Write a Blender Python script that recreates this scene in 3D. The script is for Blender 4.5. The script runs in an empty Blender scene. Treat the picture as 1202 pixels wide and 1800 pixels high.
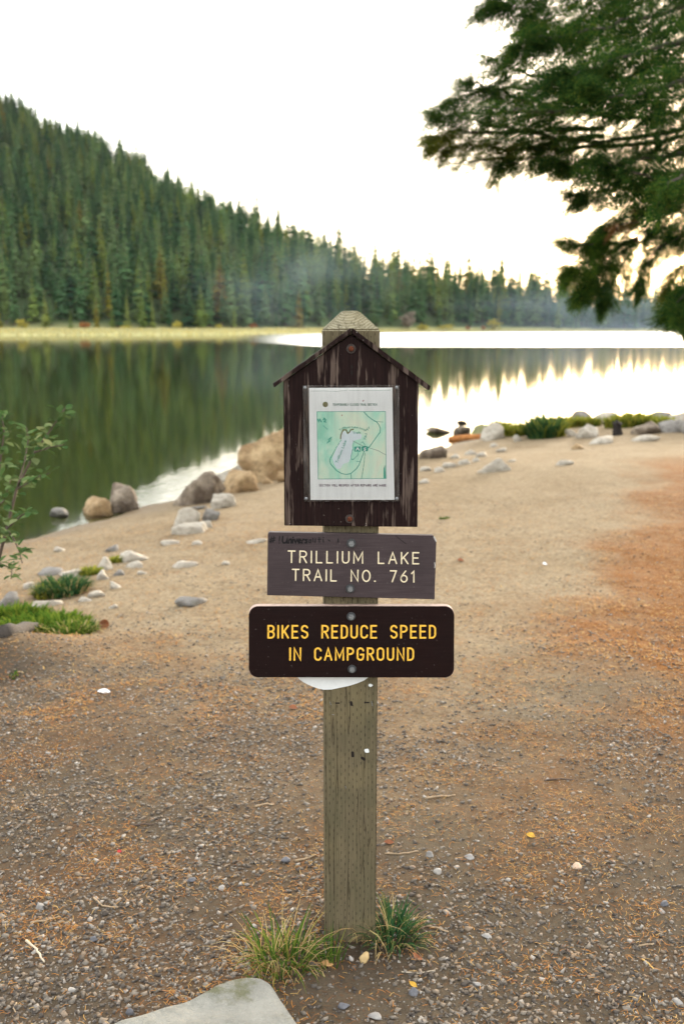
import bpy, bmesh, math
import numpy as np
from mathutils import Vector, Matrix

R = np.random.RandomState(7)
SC = bpy.context.scene
COL = SC.collection
rad = math.radians

# ------------------------------------------------------------------ camera
CAM_H = 1.69
PITCH = rad(10.49)
FPX = 1750.0
cam = bpy.data.cameras.new('camera')
cam.sensor_fit = 'VERTICAL'
cam.sensor_height = 36.0
cam.lens = 35.0
cam.clip_start = 0.05
cam.clip_end = 4000
cam.dof.use_dof = True
cam.dof.focus_distance = 2.5
cam.dof.aperture_fstop = 4.0
cam.dof.aperture_blades = 0
camo = bpy.data.objects.new('camera', cam)
COL.objects.link(camo)
camo.location = (0, 0, CAM_H)
camo.rotation_euler = (math.pi / 2 - PITCH, 0, 0)
SC.camera = camo

# ------------------------------------------------------------------ world, sun, exposure
SUN_EL, SUN_AZ = rad(8), rad(26)          # low behind the trees on the right
w = bpy.data.worlds.new('World')
SC.world = w
w.use_nodes = True
nt = w.node_tree
bg = nt.nodes['Background']
sky = nt.nodes.new('ShaderNodeTexSky')
sky.sky_type = 'NISHITA'
sky.sun_disc = False
sky.sun_elevation = SUN_EL
sky.sun_rotation = SUN_AZ
sky.air_density = 1.0
sky.dust_density = 2.5
sky.ozone_density = 1.0
hs = nt.nodes.new('ShaderNodeHueSaturation')
hs.inputs['Saturation'].default_value = 0.95
nt.links.new(sky.outputs[0], hs.inputs['Color'])
# bright even cloud cover in front of the blue
cl = nt.nodes.new('ShaderNodeMix'); cl.data_type = 'RGBA'
cl.inputs[0].default_value = 0.60
nt.links.new(hs.outputs[0], cl.inputs[6])
cl.inputs[7].default_value = (4.75, 4.6, 4.35, 1)
nt.links.new(cl.outputs[2], bg.inputs['Color'])
bg.inputs['Strength'].default_value = 0.15
sun = bpy.data.lights.new('sun', 'SUN')
sun.energy = 1.2
sun.angle = rad(14)
sun.color = (1.0, 0.86, 0.66)
suno = bpy.data.objects.new('sun', sun)
COL.objects.link(suno)
sd = Vector((math.sin(SUN_AZ) * math.cos(SUN_EL), math.cos(SUN_AZ) * math.cos(SUN_EL), math.sin(SUN_EL)))
suno.rotation_euler = sd.to_track_quat('Z', 'Y').to_euler()
vs = SC.view_settings
vs.view_transform = 'Standard'
vs.look = 'None'
vs.exposure = 2.5
vs.gamma = 1.0
vs.use_curve_mapping = False
SC.render.engine = 'CYCLES'
cy = SC.cycles
cy.use_denoising = True
cy.max_bounces = 8
cy.diffuse_bounces = 3
cy.glossy_bounces = 3
cy.transmission_bounces = 4
cy.transparent_max_bounces = 12
cy.volume_bounces = 0
cy.caustics_reflective = False
cy.caustics_refractive = False
cy.sample_clamp_indirect = 6.0


# ------------------------------------------------------------------ helpers
def tag(o, label=None, cat=None, group=None, kind=None):
    if label: o['label'] = label
    if cat: o['category'] = cat
    if group: o['group'] = group
    if kind: o['kind'] = kind
    return o


def link(o, parent=None):
    COL.objects.link(o)
    if parent is not None:
        o.parent = parent
    return o


def empty(name, loc=(0, 0, 0), rz=0.0):
    o = bpy.data.objects.new(name, None)
    o.empty_display_size = 0.1
    link(o)
    o.location = loc
    o.rotation_euler = (0, 0, rz)
    return o


def mesh_np(name, v, f, mats, smooth=False, mi=None):
    """v (n,3); f: array (m,3) or (m,4), or list of such arrays."""
    me = bpy.data.meshes.new(name)
    if not isinstance(f, (list, tuple)):
        f = [f]
    f = [np.asarray(a, dtype=np.int32) for a in f if len(a)]
    v = np.asarray(v, dtype=np.float32)
    me.vertices.add(len(v))
    me.vertices.foreach_set('co', v.ravel())
    nl = sum(a.size for a in f)
    npoly = sum(len(a) for a in f)
    me.loops.add(nl)
    me.loops.foreach_set('vertex_index', np.concatenate([a.ravel() for a in f]))
    me.polygons.add(npoly)
    tot = np.concatenate([np.full(len(a), a.shape[1], dtype=np.int32) for a in f])
    st = np.concatenate([[0], np.cumsum(tot)[:-1]]).astype(np.int32)
    me.polygons.foreach_set('loop_start', st)
    me.polygons.foreach_set('loop_total', tot)
    if smooth:
        me.polygons.foreach_set('use_smooth', np.ones(npoly, dtype=bool))
    if mi is not None:
        me.polygons.foreach_set('material_index', np.asarray(mi, dtype=np.int32))
    for m in (mats if isinstance(mats, (list, tuple)) else [mats]):
        me.materials.append(m)
    me.update(calc_edges=True)
    me.validate()
    return me


def obj(name, me, parent=None):
    return link(bpy.data.objects.new(name, me), parent)


def bm_mesh(name, bm, mats, smooth=False):
    bmesh.ops.recalc_face_normals(bm, faces=bm.faces)
    me = bpy.data.meshes.new(name)
    bm.to_mesh(me)
    bm.free()
    for m in (mats if isinstance(mats, (list, tuple)) else [mats]):
        me.materials.append(m)
    if smooth:
        for p in me.polygons: p.use_smooth = True
    return me


def vattr(me, name, a):
    at = me.attributes.new(name, 'FLOAT', 'POINT')
    at.data.foreach_set('value', np.asarray(a, dtype=np.float32))


def smoothstep(a, b, x):
    t = np.clip((np.asarray(x, dtype=float) - a) / (b - a), 0, 1)
    return t * t * (3 - 2 * t)


def _h(ix, iy, s):
    n = (ix.astype(np.int64) * 374761393 + iy.astype(np.int64) * 668265263 + s * 1274126177) & 0xFFFFFFFF
    n = ((n ^ (n >> 13)) * 1274126177) & 0xFFFFFFFF
    n = n ^ (n >> 16)
    return (n & 0xFFFFFF) / float(0xFFFFFF)


def vnoise(x, y, s=0):
    x = np.asarray(x, dtype=float); y = np.asarray(y, dtype=float)
    ix = np.floor(x); iy = np.floor(y)
    fx = x - ix; fy = y - iy
    fx = fx * fx * (3 - 2 * fx); fy = fy * fy * (3 - 2 * fy)
    a = _h(ix, iy, s); b = _h(ix + 1, iy, s); c = _h(ix, iy + 1, s); d = _h(ix + 1, iy + 1, s)
    return (a * (1 - fx) + b * fx) * (1 - fy) + (c * (1 - fx) + d * fx) * fy


def fbm(x, y, s=0, o=4):
    r = 0; a = 0.5; t = 0
    for k in range(o):
        r = r + a * vnoise(x, y, s + k * 17); t += a
        a *= 0.5; x = x * 2.03 + 11.3; y = y * 2.03 + 5.7
    return r / t


# ------------------------------------------------------------------ material helper
class M:
    def __init__(s, name):
        s.m = bpy.data.materials.new(name)
        s.m.use_nodes = True
        s.t = s.m.node_tree
        s.b = s.t.nodes['Principled BSDF']
        s.out = s.t.nodes['Material Output']

    def put(s, sock, val):
        if val is None: return
        if isinstance(val, bpy.types.NodeSocket):
            s.t.links.new(val, sock)
        elif isinstance(val, (tuple, list)):
            sock.default_value = tuple(val) + ((1,) if len(val) == 3 and len(sock.default_value) == 4 else ())
        else:
            sock.default_value = val

    def node(s, typ, ins=None, **kw):
        n = s.t.nodes.new(typ)
        for k, v in kw.items(): setattr(n, k, v)
        for k, v in (ins or {}).items(): s.put(n.inputs[k], v)
        return n

    def obj(s): return s.node('ShaderNodeTexCoord').outputs['Object']
    def pos(s): return s.node('ShaderNodeNewGeometry').outputs['Position']
    def island(s): return s.node('ShaderNodeNewGeometry').outputs['Random Per Island']
    def rnd(s): return s.node('ShaderNodeObjectInfo').outputs['Random']
    def attr(s, n): return s.node('ShaderNodeAttribute', attribute_name=n).outputs['Fac']

    def scale(s, v, sc, loc=(0, 0, 0)):
        return s.node('ShaderNodeMapping', {'Vector': v, 'Scale': sc, 'Location': loc}).outputs[0]

    def noise(s, v, scale, detail=4, rough=0.55, dist=0.0):
        return s.node('ShaderNodeTexNoise', {'Vector': v, 'Scale': scale, 'Detail': detail, 'Roughness': rough, 'Distortion': dist}).outputs[0]

    def vor(s, v, scale, feature='F1', out='Distance'):
        return s.node('ShaderNodeTexVoronoi', {'Vector': v, 'Scale': scale}, feature=feature).outputs[out]

    def math(s, op, a, b=None, c=None, clamp=False):
        n = s.node('ShaderNodeMath', operation=op, use_clamp=clamp)
        s.put(n.inputs[0], a)
        if b is not None: s.put(n.inputs[1], b)
        if c is not None: s.put(n.inputs[2], c)
        return n.outputs[0]

    def sep(s, v): return s.node('ShaderNodeSeparateXYZ', {'Vector': v}).outputs

    def rng(s, v, a, b, c=0.0, d=1.0):
        return s.node('ShaderNodeMapRange', {'Value': v, 'From Min': a, 'From Max': b, 'To Min': c, 'To Max': d}).outputs[0]

    def mix(s, f, a, b, blend='MIX'):
        n = s.node('ShaderNodeMix', data_type='RGBA', blend_type=blend)
        s.put(n.inputs[0], f); s.put(n.inputs[6], a); s.put(n.inputs[7], b)
        return n.outputs[2]

    def ramp(s, f, stops, interp='LINEAR'):
        n = s.node('ShaderNodeValToRGB', {'Fac': f})
        cr = n.color_ramp
        cr.interpolation = interp
        while len(cr.elements) < len(stops): cr.elements.new(0.5)
        for e, (p, c) in zip(cr.elements, stops):
            e.position = p
            e.color = tuple(c) + (1,) if len(c) == 3 else c
        return n.outputs[0]

    def bump(s, h, strength=0.5, dist=0.01, normal=None):
        n = s.node('ShaderNodeBump', {'Height': h, 'Strength': strength, 'Distance': dist})
        if normal is not None: s.put(n.inputs['Normal'], normal)
        return n.outputs[0]

    def pr(s, color=None, rough=None, normal=None, **kw):
        s.put(s.b.inputs['Base Color'], color)
        s.put(s.b.inputs['Roughness'], rough)
        s.put(s.b.inputs['Normal'], normal)
        for k, v in kw.items(): s.put(s.b.inputs[k.replace('_', ' ')], v)
        return s.m

    def leafy(s, color, transl=0.35, tcolor=None, rough=0.6, normal=None):
        d = s.node('ShaderNodeBsdfDiffuse', {'Color': color})
        t = s.node('ShaderNodeBsdfTranslucent', {'Color': tcolor if tcolor is not None else color})
        mx = s.node('ShaderNodeMixShader', {0: transl, 1: d.outputs[0], 2: t.outputs[0]})
        s.t.links.new(mx.outputs[0], s.out.inputs['Surface'])
        return s.m


# ------------------------------------------------------------------ pixel <-> place (photograph is 1202 x 1800)
_f = np.array([0, math.cos(PITCH), -math.sin(PITCH)])
_u = np.array([0, math.sin(PITCH), math.cos(PITCH)])
_r = np.array([1.0, 0, 0])
CAMP = np.array([0, 0, CAM_H])


def ray(px, py):
    return _f + (px - 601) / FPX * _r - (py - 900) / FPX * _u


ZW = -0.60                                  # lake level


def on_z(px, py, z):
    d = ray(px, py)
    return CAMP + d * ((z - CAM_H) / d[2])


# near shoreline, as read off the photograph, on the lake's plane
_sp = [(-150, 1010), (0, 957), (60, 946), (130, 926), (210, 906), (250, 889), (300, 881), (380, 850), (440, 828),
       (505, 806), (600, 800), (740, 803), (772, 793), (800, 779), (880, 764), (930, 752), (1000, 746), (1100, 740), (1202, 737), (1330, 734)]
SHORE = np.array([on_z(a, b, ZW)[:2] for a, b in _sp])
SHORE = np.vstack([[-200, -60], [-60, -12], [-22, 2.0], [-9, 6.2], SHORE, [20, 29], [60, 42], [150, 60], [600, 100]])
SHORE = SHORE[np.argsort(SHORE[:, 0])]


def shore_d(x, y):
    """signed distance to the near shoreline, positive on land"""
    x = np.asarray(x, dtype=float); y = np.asarray(y, dtype=float)
    sh = x.shape
    p = np.stack([x.ravel(), y.ravel()], 1)
    best = np.full(len(p), 1e9)
    for a, b in zip(SHORE[:-1], SHORE[1:]):
        ab = b - a
        t = np.clip(((p - a) @ ab) / (ab @ ab), 0, 1)
        q = a + t[:, None] * ab
        best = np.minimum(best, np.hypot(p[:, 0] - q[:, 0], p[:, 1] - q[:, 1]))
    ys = np.interp(p[:, 0], SHORE[:, 0], SHORE[:, 1])
    return (best * np.where(p[:, 1] < ys, 1, -1)).reshape(sh)


_Z0 = None


def ground_z(x, y):
    x = np.asarray(x, dtype=float); y = np.asarray(y, dtype=float)
    d = shore_d(x, y)
    land = 0.62 * (1 - np.exp(-np.maximum(d, 0) / 3.4)) * 1.08
    bed = -np.minimum(0.16 * np.maximum(-d, 0), 3.5)
    z = ZW + np.where(d > 0, land, bed)
    z = z + (fbm(x * 0.5, y * 0.5, 3, 3) - 0.5) * 0.07 * smoothstep(-1, 2, d)
    r = np.hypot(x, y)
    z = z + (fbm(x * 3.1, y * 3.1, 8, 3) - 0.5) * 0.022 * smoothstep(60, 15, r)
    z = z + (fbm(x * 14, y * 14, 5, 3) - 0.5) * 0.012 * smoothstep(14, 5, r)
    # bank with turf at the left
    b = np.exp(-(((x + 1.95) / 0.55) ** 2 + ((y - 5.35) / 0.33) ** 2))
    z = z + 0.13 * b
    return z


_off = float(ground_z(np.array(0.025), np.array(2.55)))
_gz_raw = ground_z


def ground_z(x, y):
    d = shore_d(x, y)
    return _gz_raw(x, y) - _off * smoothstep(0, 5, d)


def hit(px, py, zmin=-99.0):
    """where the sight line through a pixel of the photograph meets the ground (or the lake if zmin = ZW)"""
    d = ray(px, py)
    t = np.geomspace(1.2, 60, 6000)
    P = CAMP[None] + d[None] * t[:, None]
    g = np.maximum(ground_z(P[:, 0], P[:, 1]), zmin)
    k = int(np.argmax(P[:, 2] < g))
    p = P[k].copy()
    p[2] = g[k]
    return p, t[k]            # place, view depth (d . forward == 1)

# ================================================================== MATERIALS (setting)
def mat_ground():
    m = M('ground')
    p = m.pos()
    n1 = m.noise(p, 1.3, 5, 0.6)
    n2 = m.noise(p, 9, 5, 0.65)
    n3 = m.noise(p, 70, 4, 0.7)
    n4 = m.noise(p, 260, 3, 0.7)
    sand = m.mix(m.rng(n2, 0.35, 0.68), (0.255, 0.196, 0.120), (0.165, 0.122, 0.072))
    sand = m.mix(m.rng(n1, 0.35, 0.65, 0, 0.6), sand, (0.285, 0.232, 0.155))
    sand = m.mix(m.rng(m.noise(p, 34, 4, 0.7), 0.48, 0.62, 0, 0.7), sand, (0.095, 0.066, 0.04))
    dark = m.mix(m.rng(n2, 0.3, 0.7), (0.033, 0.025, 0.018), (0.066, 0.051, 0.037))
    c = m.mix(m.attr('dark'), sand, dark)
    orange = m.mix(m.rng(n3, 0.3, 0.7), (0.235, 0.088, 0.016), (0.10, 0.040, 0.011))
    nd = m.math('MULTIPLY', m.attr('needle'), m.rng(n2, 0.25, 0.6, 0.55, 1.0))
    nd = m.math('ADD', nd, m.math('MULTIPLY', m.rng(n3, 0.54, 0.64), 0.36), clamp=True)
    c = m.mix(nd, c, orange)
    # grit: specks of grey stone and dark earth
    sp = m.vor(p, 95, 'F1', 'Color')
    spv = m.sep(sp)[0]
    vd = m.vor(p, 95)
    g1 = m.math('MULTIPLY', m.math('GREATER_THAN', spv, 0.72), m.rng(vd, 0.28, 0.2))
    c = m.mix(m.math('MULTIPLY', g1, 0.8), c, m.ramp(m.sep(sp)[1], [(0, (0.06, 0.055, 0.055)), (0.5, (0.2, 0.19, 0.18)), (1, (0.42, 0.40, 0.37))]))
    c = m.mix(m.rng(n4, 0.52, 0.68, 0, 0.7), c, (0.035, 0.025, 0.018))
    c = m.mix(m.attr('soil_shade'), c, m.mix(m.rng(n3, 0.3, 0.7), (0.010, 0.008, 0.006), (0.03, 0.022, 0.016)))  # near-black tint: painted shade in the turf hollow and at the post
    wet = m.attr('wet')  # wet shore rim, plus painted shade in the turf hollow
    c = m.mix(wet, c, m.mix(0.6, c, (0.10, 0.075, 0.05)))
    c = m.mix(m.attr('bed'), c, m.mix(m.rng(n2, 0.3, 0.7), (0.085, 0.095, 0.022), (0.17, 0.155, 0.05)))
    h = m.math('ADD', m.math('MULTIPLY', n3, 1.0), m.math('MULTIPLY', n4, 0.5))
    h = m.math('ADD', h, m.math('MULTIPLY', g1, 0.5))
    nb = m.bump(h, 0.55, 0.008)
    nb = m.bump(n2, 0.35, 0.03, nb)
    return m.pr(c, m.math('SUBTRACT', 0.95, m.math('MULTIPLY', wet, 0.35)), nb, Specular_IOR_Level=0.05)


def mat_hill():
    m = M('hill_soil')
    p = m.pos()
    c = m.mix(m.rng(m.noise(p, 0.08, 5), 0.3, 0.7), (0.03, 0.05, 0.02), (0.05, 0.07, 0.03))
    g = m.mix(m.rng(m.noise(p, 0.25, 5), 0.35, 0.65), (0.33, 0.33, 0.15), (0.43, 0.39, 0.18))
    c = m.mix(m.attr('marsh'), c, g)
    return m.pr(c, 0.95, None, Specular_IOR_Level=0.1)


def mat_water():
    m = M('lake_water')
    p = m.pos()
    sx = m.scale(p, (1.0, 0.55, 1.0))
    r1 = m.noise(sx, 2.3, 3, 0.5)
    r2 = m.noise(sx, 9.0, 3, 0.55, 0.4)
    r3 = m.noise(p, 26.0, 2, 0.5)
    calm = m.attr('calm')
    wl = m.attr('wavelet')
    n = m.bump(r1, 0.05, 0.014)
    n = m.bump(r2, 0.06, 0.004, n)
    nb = m.node('ShaderNodeBump', {'Height': m.math('ADD', r2, m.math('MULTIPLY', r3, 0.35)), 'Strength': m.math('MULTIPLY', wl, 0.2), 'Distance': 0.02, 'Normal': n}).outputs[0]
    ro = m.math('ADD', 0.045, m.math('MULTIPLY', m.attr('ruffle'), 0.40))
    gl = m.node('ShaderNodeBsdfGlossy', {'Color': (0.97, 0.97, 0.97), 'Roughness': ro, 'Normal': nb})
    tr = m.node('ShaderNodeBsdfTransparent', {'Color': (0.60, 0.70, 0.40)})
    fr = m.node('ShaderNodeFresnel', {'IOR': 1.42, 'Normal': nb})
    fac = m.math('ADD', m.math('MULTIPLY', fr.outputs[0], 0.97), 0.0, clamp=True)
    mx = m.node('ShaderNodeMixShader', {0: fac, 1: tr.outputs[0], 2: gl.outputs[0]})
    m.t.links.new(mx.outputs[0], m.out.inputs['Surface'])
    return m.m


def mat_needles(name, stops, transl=0.25):
    m = M(name)
    c = m.ramp(m.rnd(), stops)
    v = m.noise(m.obj(), 6, 2)
    c = m.mix(m.rng(v, 0.3, 0.7, 0.0, 0.45), c, m.mix(0.5, c, (0.025, 0.055, 0.02)))
    i = m.island()
    c = m.mix(m.rng(i, 0.6, 1.0, 0.0, 0.4), c, (0.13, 0.16, 0.07))
    return m.leafy(c, transl)


def mat_bark(name='bark', a=(0.06, 0.045, 0.035), b=(0.13, 0.10, 0.08)):
    m = M(name)
    o = m.scale(m.obj(), (1, 1, 0.18))
    n = m.noise(o, 30, 5, 0.65)
    return m.pr(m.mix(m.rng(n, 0.3, 0.7), a, b), 0.95, m.bump(n, 0.8, 0.02))


MG, MH, MW = mat_ground(), mat_hill(), mat_water()
MBARK = mat_bark()

# ================================================================== GROUND SHEET
ang = np.unique(np.concatenate([np.arange(-34, 34.01, 0.30), np.arange(34, 90, 3), np.arange(90, 271, 10), np.arange(270, 327, 3)]))
ang = np.radians(ang[(ang < 326.01)])
rr = np.concatenate([np.geomspace(0.25, 45, 400), np.geomspace(46, 1300, 52)])
A_, R_ = np.meshgrid(ang, rr)
gx = R_ * np.sin(A_); gy = R_ * np.cos(A_)
gz = ground_z(gx, gy)
na, nr = len(ang), len(rr)
idx = np.arange(na * nr).reshape(nr, na)
nxt = np.roll(idx, -1, axis=1)
quads = np.stack([idx[:-1], nxt[:-1], nxt[1:], idx[1:]], -1).reshape(-1, 4)
c0 = na * nr
verts = np.stack([gx, gy, gz], -1).reshape(-1, 3)
verts = np.vstack([verts, [0, 0, float(gz[0].mean())]])
tri = np.stack([np.full(na, c0), np.roll(idx[0], -1), idx[0]], -1)
me = mesh_np('ground', verts, [quads[:, ::-1], tri], MG, smooth=True)
X, Y = verts[:, 0], verts[:, 1]
D = shore_d(X, Y)
nz1 = fbm(X * 0.9, Y * 0.9, 21, 4)
nz2 = fbm(X * 3.5, Y * 3.5, 33, 4)


def needle_zone(x, y):
    n1 = fbm(x * 0.9, y * 0.9, 21, 4)
    n2 = fbm(x * 3.5, y * 3.5, 33, 4)
    z = 1.25 * smoothstep(-0.45, 0.55, x - (0.31 * y - 0.18) + (n1 - 0.5) * 1.0 + (n2 - 0.5) * 0.6) * smoothstep(3.2, 5.2, y) * smoothstep(15, 11.5, y)
    z = z + 0.16 * smoothstep(0.45, 0.75, n2) * smoothstep(9, 4, y) + 0.12 * smoothstep(0.48, 0.62, n1) * smoothstep(14, 5, y)
    return np.clip(z, 0, 1)


def dark_zone(x, y):
    n1 = fbm(x * 0.9, y * 0.9, 51, 4)
    n2 = fbm(x * 4, y * 4, 61, 4)
    e = y + 0.85 * np.abs(x - 0.35) * -0.35 + (n1 - 0.5) * 1.6 + (n2 - 0.5) * 0.8
    z = 0.85 * smoothstep(6.2, 2.2, e)  # darker foreground: gravelly soil, with overhead tree shade put into its colour too
    z = np.maximum(z, 0.75 * smoothstep(-1.0, -2.0, x - 0.15 * y + (n1 - .5)) * smoothstep(5.6, 4.4, y + (n2 - .5)))
    # shade painted round the post's foot; dark soil plus painted shade under turf
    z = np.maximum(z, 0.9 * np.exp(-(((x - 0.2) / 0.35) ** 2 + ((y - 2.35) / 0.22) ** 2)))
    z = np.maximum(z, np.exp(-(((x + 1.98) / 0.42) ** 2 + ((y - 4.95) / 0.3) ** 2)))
    return np.clip(z, 0, 1)


vattr(me, 'needle', needle_zone(X, Y) * (D > 0.3))
vattr(me, 'dark', dark_zone(X, Y))
vattr(me, 'wet', np.maximum(smoothstep(0.9, 0.1, D + (nz2 - 0.5) * 0.5), 1.0 * np.exp(-(((X + 1.85) / 0.34) ** 2 + ((Y - 5.02) / 0.2) ** 2))))  # wet rim along the shore; the second spot is painted turf hollow shade
vattr(me, 'soil_shade', np.clip(1.5 * np.exp(-(((X + 2.0) / 0.40) ** 2 + ((Y - 4.98) / 0.24) ** 2)) + (nz2 - 0.5) * 0.6, 0, 1) * (np.hypot(X + 2.0, Y - 5) < 1.2) + 0.5 * np.exp(-(((X - 0.06) / 0.17) ** 2 + ((Y - 2.46) / 0.13) ** 2)))  # hollow's dark soil with its shade, and the post's contact shadow, painted near-black
vattr(me, 'bed', smoothstep(0.02, -0.35, D))
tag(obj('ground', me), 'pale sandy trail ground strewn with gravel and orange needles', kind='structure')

# ================================================================== FAR SHORE AND HILL
# distance of the far waterline and of the ridge, by u = x / y
_fw = [(-700, 590), (-100, 589.5), (0, 589.3), (200, 589), (400, 588.3), (520, 587.5), (600, 586), (680, 584.8), (760, 584), (900, 583.3), (1202, 583), (1900, 583)]
FU = np.array([(a - 601) / FPX for a, b in _fw])
FD = np.array([on_z(601, b, ZW)[1] for a, b in _fw])
_tp = [(-700, -40), (-200, 80), (0, 172), (60, 195), (100, 222), (200, 255), (300, 312), (400, 354), (450, 372), (520, 400), (600, 424), (640, 446), (740, 448),
       (830, 462), (900, 472), (1000, 486), (1100, 498), (1202, 502), (1900, 502)]
TU = np.array([(a - 601) / FPX for a, b in _tp])
TE = np.array([(576 - b) / FPX for a, b in _tp])
_wd = [(-700, 640), (0, 520), (300, 380), (500, 240), (640, 140), (800, 80), (1202, 70), (1900, 70)]
WU = np.array([(a - 601) / FPX for a, b in _wd]); WD = np.array([b for a, b in _wd])


def far_D(u): return np.interp(u, FU, FD)
def ridge_w(u): return np.interp(u, WU, WD)
def marsh_w(u): return np.interp(u, [-0.5, -0.1, 0.02, 0.1], [40, 38, 26, 16])


def tree_h(u): return np.interp(u, [-0.4, -0.05, 0.1, 0.4], [16, 18, 20, 21])


def hill_z(x, y):
    u = x / y
    d = y - far_D(u)
    mw = marsh_w(u)
    Wd = ridge_w(u)
    yr = far_D(u) + mw + Wd
    top = np.maximum(CAM_H + np.interp(u, TU, TE) * yr - tree_h(u) * 0.92, 1.6)
    t = (d - mw) / Wd
    marsh = np.interp(d, [-10, 0, 4, 30], [-2.2, ZW, ZW + 0.5, 1.05])
    s = np.clip(t, 0, 1)
    prof = s ** 0.9 * 0.85 + 0.15 * s * s * (3 - 2 * s)
    z = np.where(t > 0, 1.05 + (top - 1.05) * prof, marsh)
    z = np.where(t > 1, top - (t - 1) * Wd * 0.25, z)
    z = z + np.where(t > 0, (fbm(x * 0.02, y * 0.02, 77, 3) - 0.5) * 14 * np.clip(t * 3, 0, 1) * np.clip(top / 60, 0.05, 1), 0)
    return z


us = np.linspace(-0.62, 0.62, 180)
ds = np.concatenate([np.linspace(-9, 40, 26), np.linspace(46, 760, 90)])
U_, D_ = np.meshgrid(us, ds)
hy = far_D(U_) + D_
hx = U_ * hy
hz = hill_z(hx, hy)
# fall away to below the lake at the far end
hz[-1, :] = -6
hv = np.stack([hx, hy, hz], -1).reshape(-1, 3)
ii = np.arange(hv.shape[0]).reshape(hx.shape)
q = np.stack([ii[:-1, :-1], ii[:-1, 1:], ii[1:, 1:], ii[1:, :-1]], -1).reshape(-1, 4)
me = mesh_np('hill', hv, q, MH, smooth=True)
vattr(me, 'marsh', (smoothstep(4, -2, D_ - marsh_w(U_))).ravel())
tag(obj('hill', me), 'forested hill rising from a yellow marsh strip across the lake', kind='structure')

# ================================================================== LAKE
wa = np.radians(np.arange(-62, 62.01, 0.5))
wr = np.concatenate([np.geomspace(3.5, 40, 260), np.geomspace(40.6, 760, 115)])
A2, R2 = np.meshgrid(wa, wr)
wx = R2 * np.sin(A2); wy = R2 * np.cos(A2)
sdw = shore_d(wx, wy)
ii = np.arange(wx.size).reshape(wx.shape)
q = np.stack([ii[:-1, :-1], ii[1:, :-1], ii[1:, 1:], ii[:-1, 1:]], -1).reshape(-1, 4)
keep = (sdw.ravel()[q].min(1) < 0.5)
me = mesh_np('lake', np.stack([wx, wy, np.full(wx.shape, ZW)], -1).reshape(-1, 3), q[keep], MW, smooth=True)
for p in me.polygons[:1]:
    if p.normal.z < 0: me.flip_normals()
uw = wx / np.maximum(wy, 0.1)
ruf = smoothstep(119, 131, wy - 55 * smoothstep(0.0, -0.14, uw) + (fbm(wx * 0.02, wy * 0.05, 91, 3) - 0.5) * 10) * smoothstep(-0.12, 0.03, uw)
vattr(me, 'ruffle', ruf.ravel())
vattr(me, 'calm', np.ones(wx.size))
wvl = smoothstep(-1.7, -0.25, sdw + (fbm(wx * 1.2, wy * 1.2, 95, 3) - 0.5) * 1.6) * smoothstep(1.3, 0.6, np.abs(wx + 1.95))
wvl = np.maximum(wvl, 0.03 * smoothstep(-6, -1, sdw))
vattr(me, 'wavelet', wvl.ravel())
tag(obj('lake', me), 'still lake mirroring the forest and the white sky', kind='structure')

# ================================================================== FAR CONIFERS
CON_STOPS = [(0.0, (0.030, 0.088, 0.046)), (0.22, (0.058, 0.150, 0.066)), (0.5, (0.115, 0.22, 0.088)), (0.78, (0.21, 0.305, 0.125)), (0.92, (0.21, 0.29, 0.06)), (0.985, (0.25, 0.28, 0.06)), (1.0, (0.27, 0.19, 0.05))]
MCON = mat_needles('conifer_needles', CON_STOPS)
MCONL = mat_needles('light_conifer_needles', [(0, (0.17, 0.25, 0.06)), (0.5, (0.21, 0.28, 0.07)), (1, (0.27, 0.30, 0.07))], 0.35)
MCONY = mat_needles('yellowing_conifer_needles', [(0, (0.22, 0.21, 0.035)), (1, (0.29, 0.24, 0.04))], 0.35)


def conifer_mesh(name, seed, base=0.16, tiers=30, low=0.06, power=0.8, mat=None, nb=9):
    r = np.random.RandomState(seed)
    V = []; F = []
    n = 0
    for k in range(tiers):
        h = low + (0.985 - low) * (k + r.uniform(-0.3, 0.3)) / (tiers - 1)
        rr_ = base * (1 - min(h, 0.995)) ** power * r.uniform(0.75, 1.15) + 0.006
        if h < low + 0.12: rr_ *= r.uniform(0.5, 0.95)
        for b in range(nb):
            a = r.uniform(0, 2 * math.pi)
            L = rr_ * r.uniform(0.6, 1.2)
            dr = r.uniform(0.25, 0.6)
            dx, dy = math.cos(a), math.sin(a)
            lx, ly = -dy, dx
            for (s, wd, l0, l1) in ((0, 0.26, 0.0, 1.0), (1, 0.20, 0.25, 0.8), (-1, 0.20, 0.25, 0.8)):
                ux, uy = dx + 0.7 * s * lx, dy + 0.7 * s * ly
                q = math.hypot(ux, uy); ux /= q; uy /= q
                ox, oy, oz = dx * L * l0, dy * L * l0, -L * l0 * dr
                ln = L * (l1 - l0)
                wv = L * wd * r.uniform(0.7, 1.3)
                nx_, ny_ = -uy, ux
                V += [(ox, oy, h + oz),
                      (ox + ux * ln * .55 + nx_ * wv, oy + uy * ln * .55 + ny_ * wv, h + oz - ln * .5 * dr - 0.3 * wv),
                      (ox + ux * ln, oy + uy * ln, h + oz - ln * dr * 1.1),
                      (ox + ux * ln * .55 - nx_ * wv, oy + uy * ln * .55 - ny_ * wv, h + oz - ln * .5 * dr - 0.3 * wv)]
                F += [(n, n + 1, n + 2, n + 3)]
                n += 4
    # leader
    V += [(-0.004, 0, 0.93), (0.004, 0, 0.93), (0, 0, 1.0)]
    v = np.array(V[:-3] + V[-3:])
    return mesh_np(name, v, [np.array(F), np.array([(n, n + 1, n + 2)])], mat)


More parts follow.
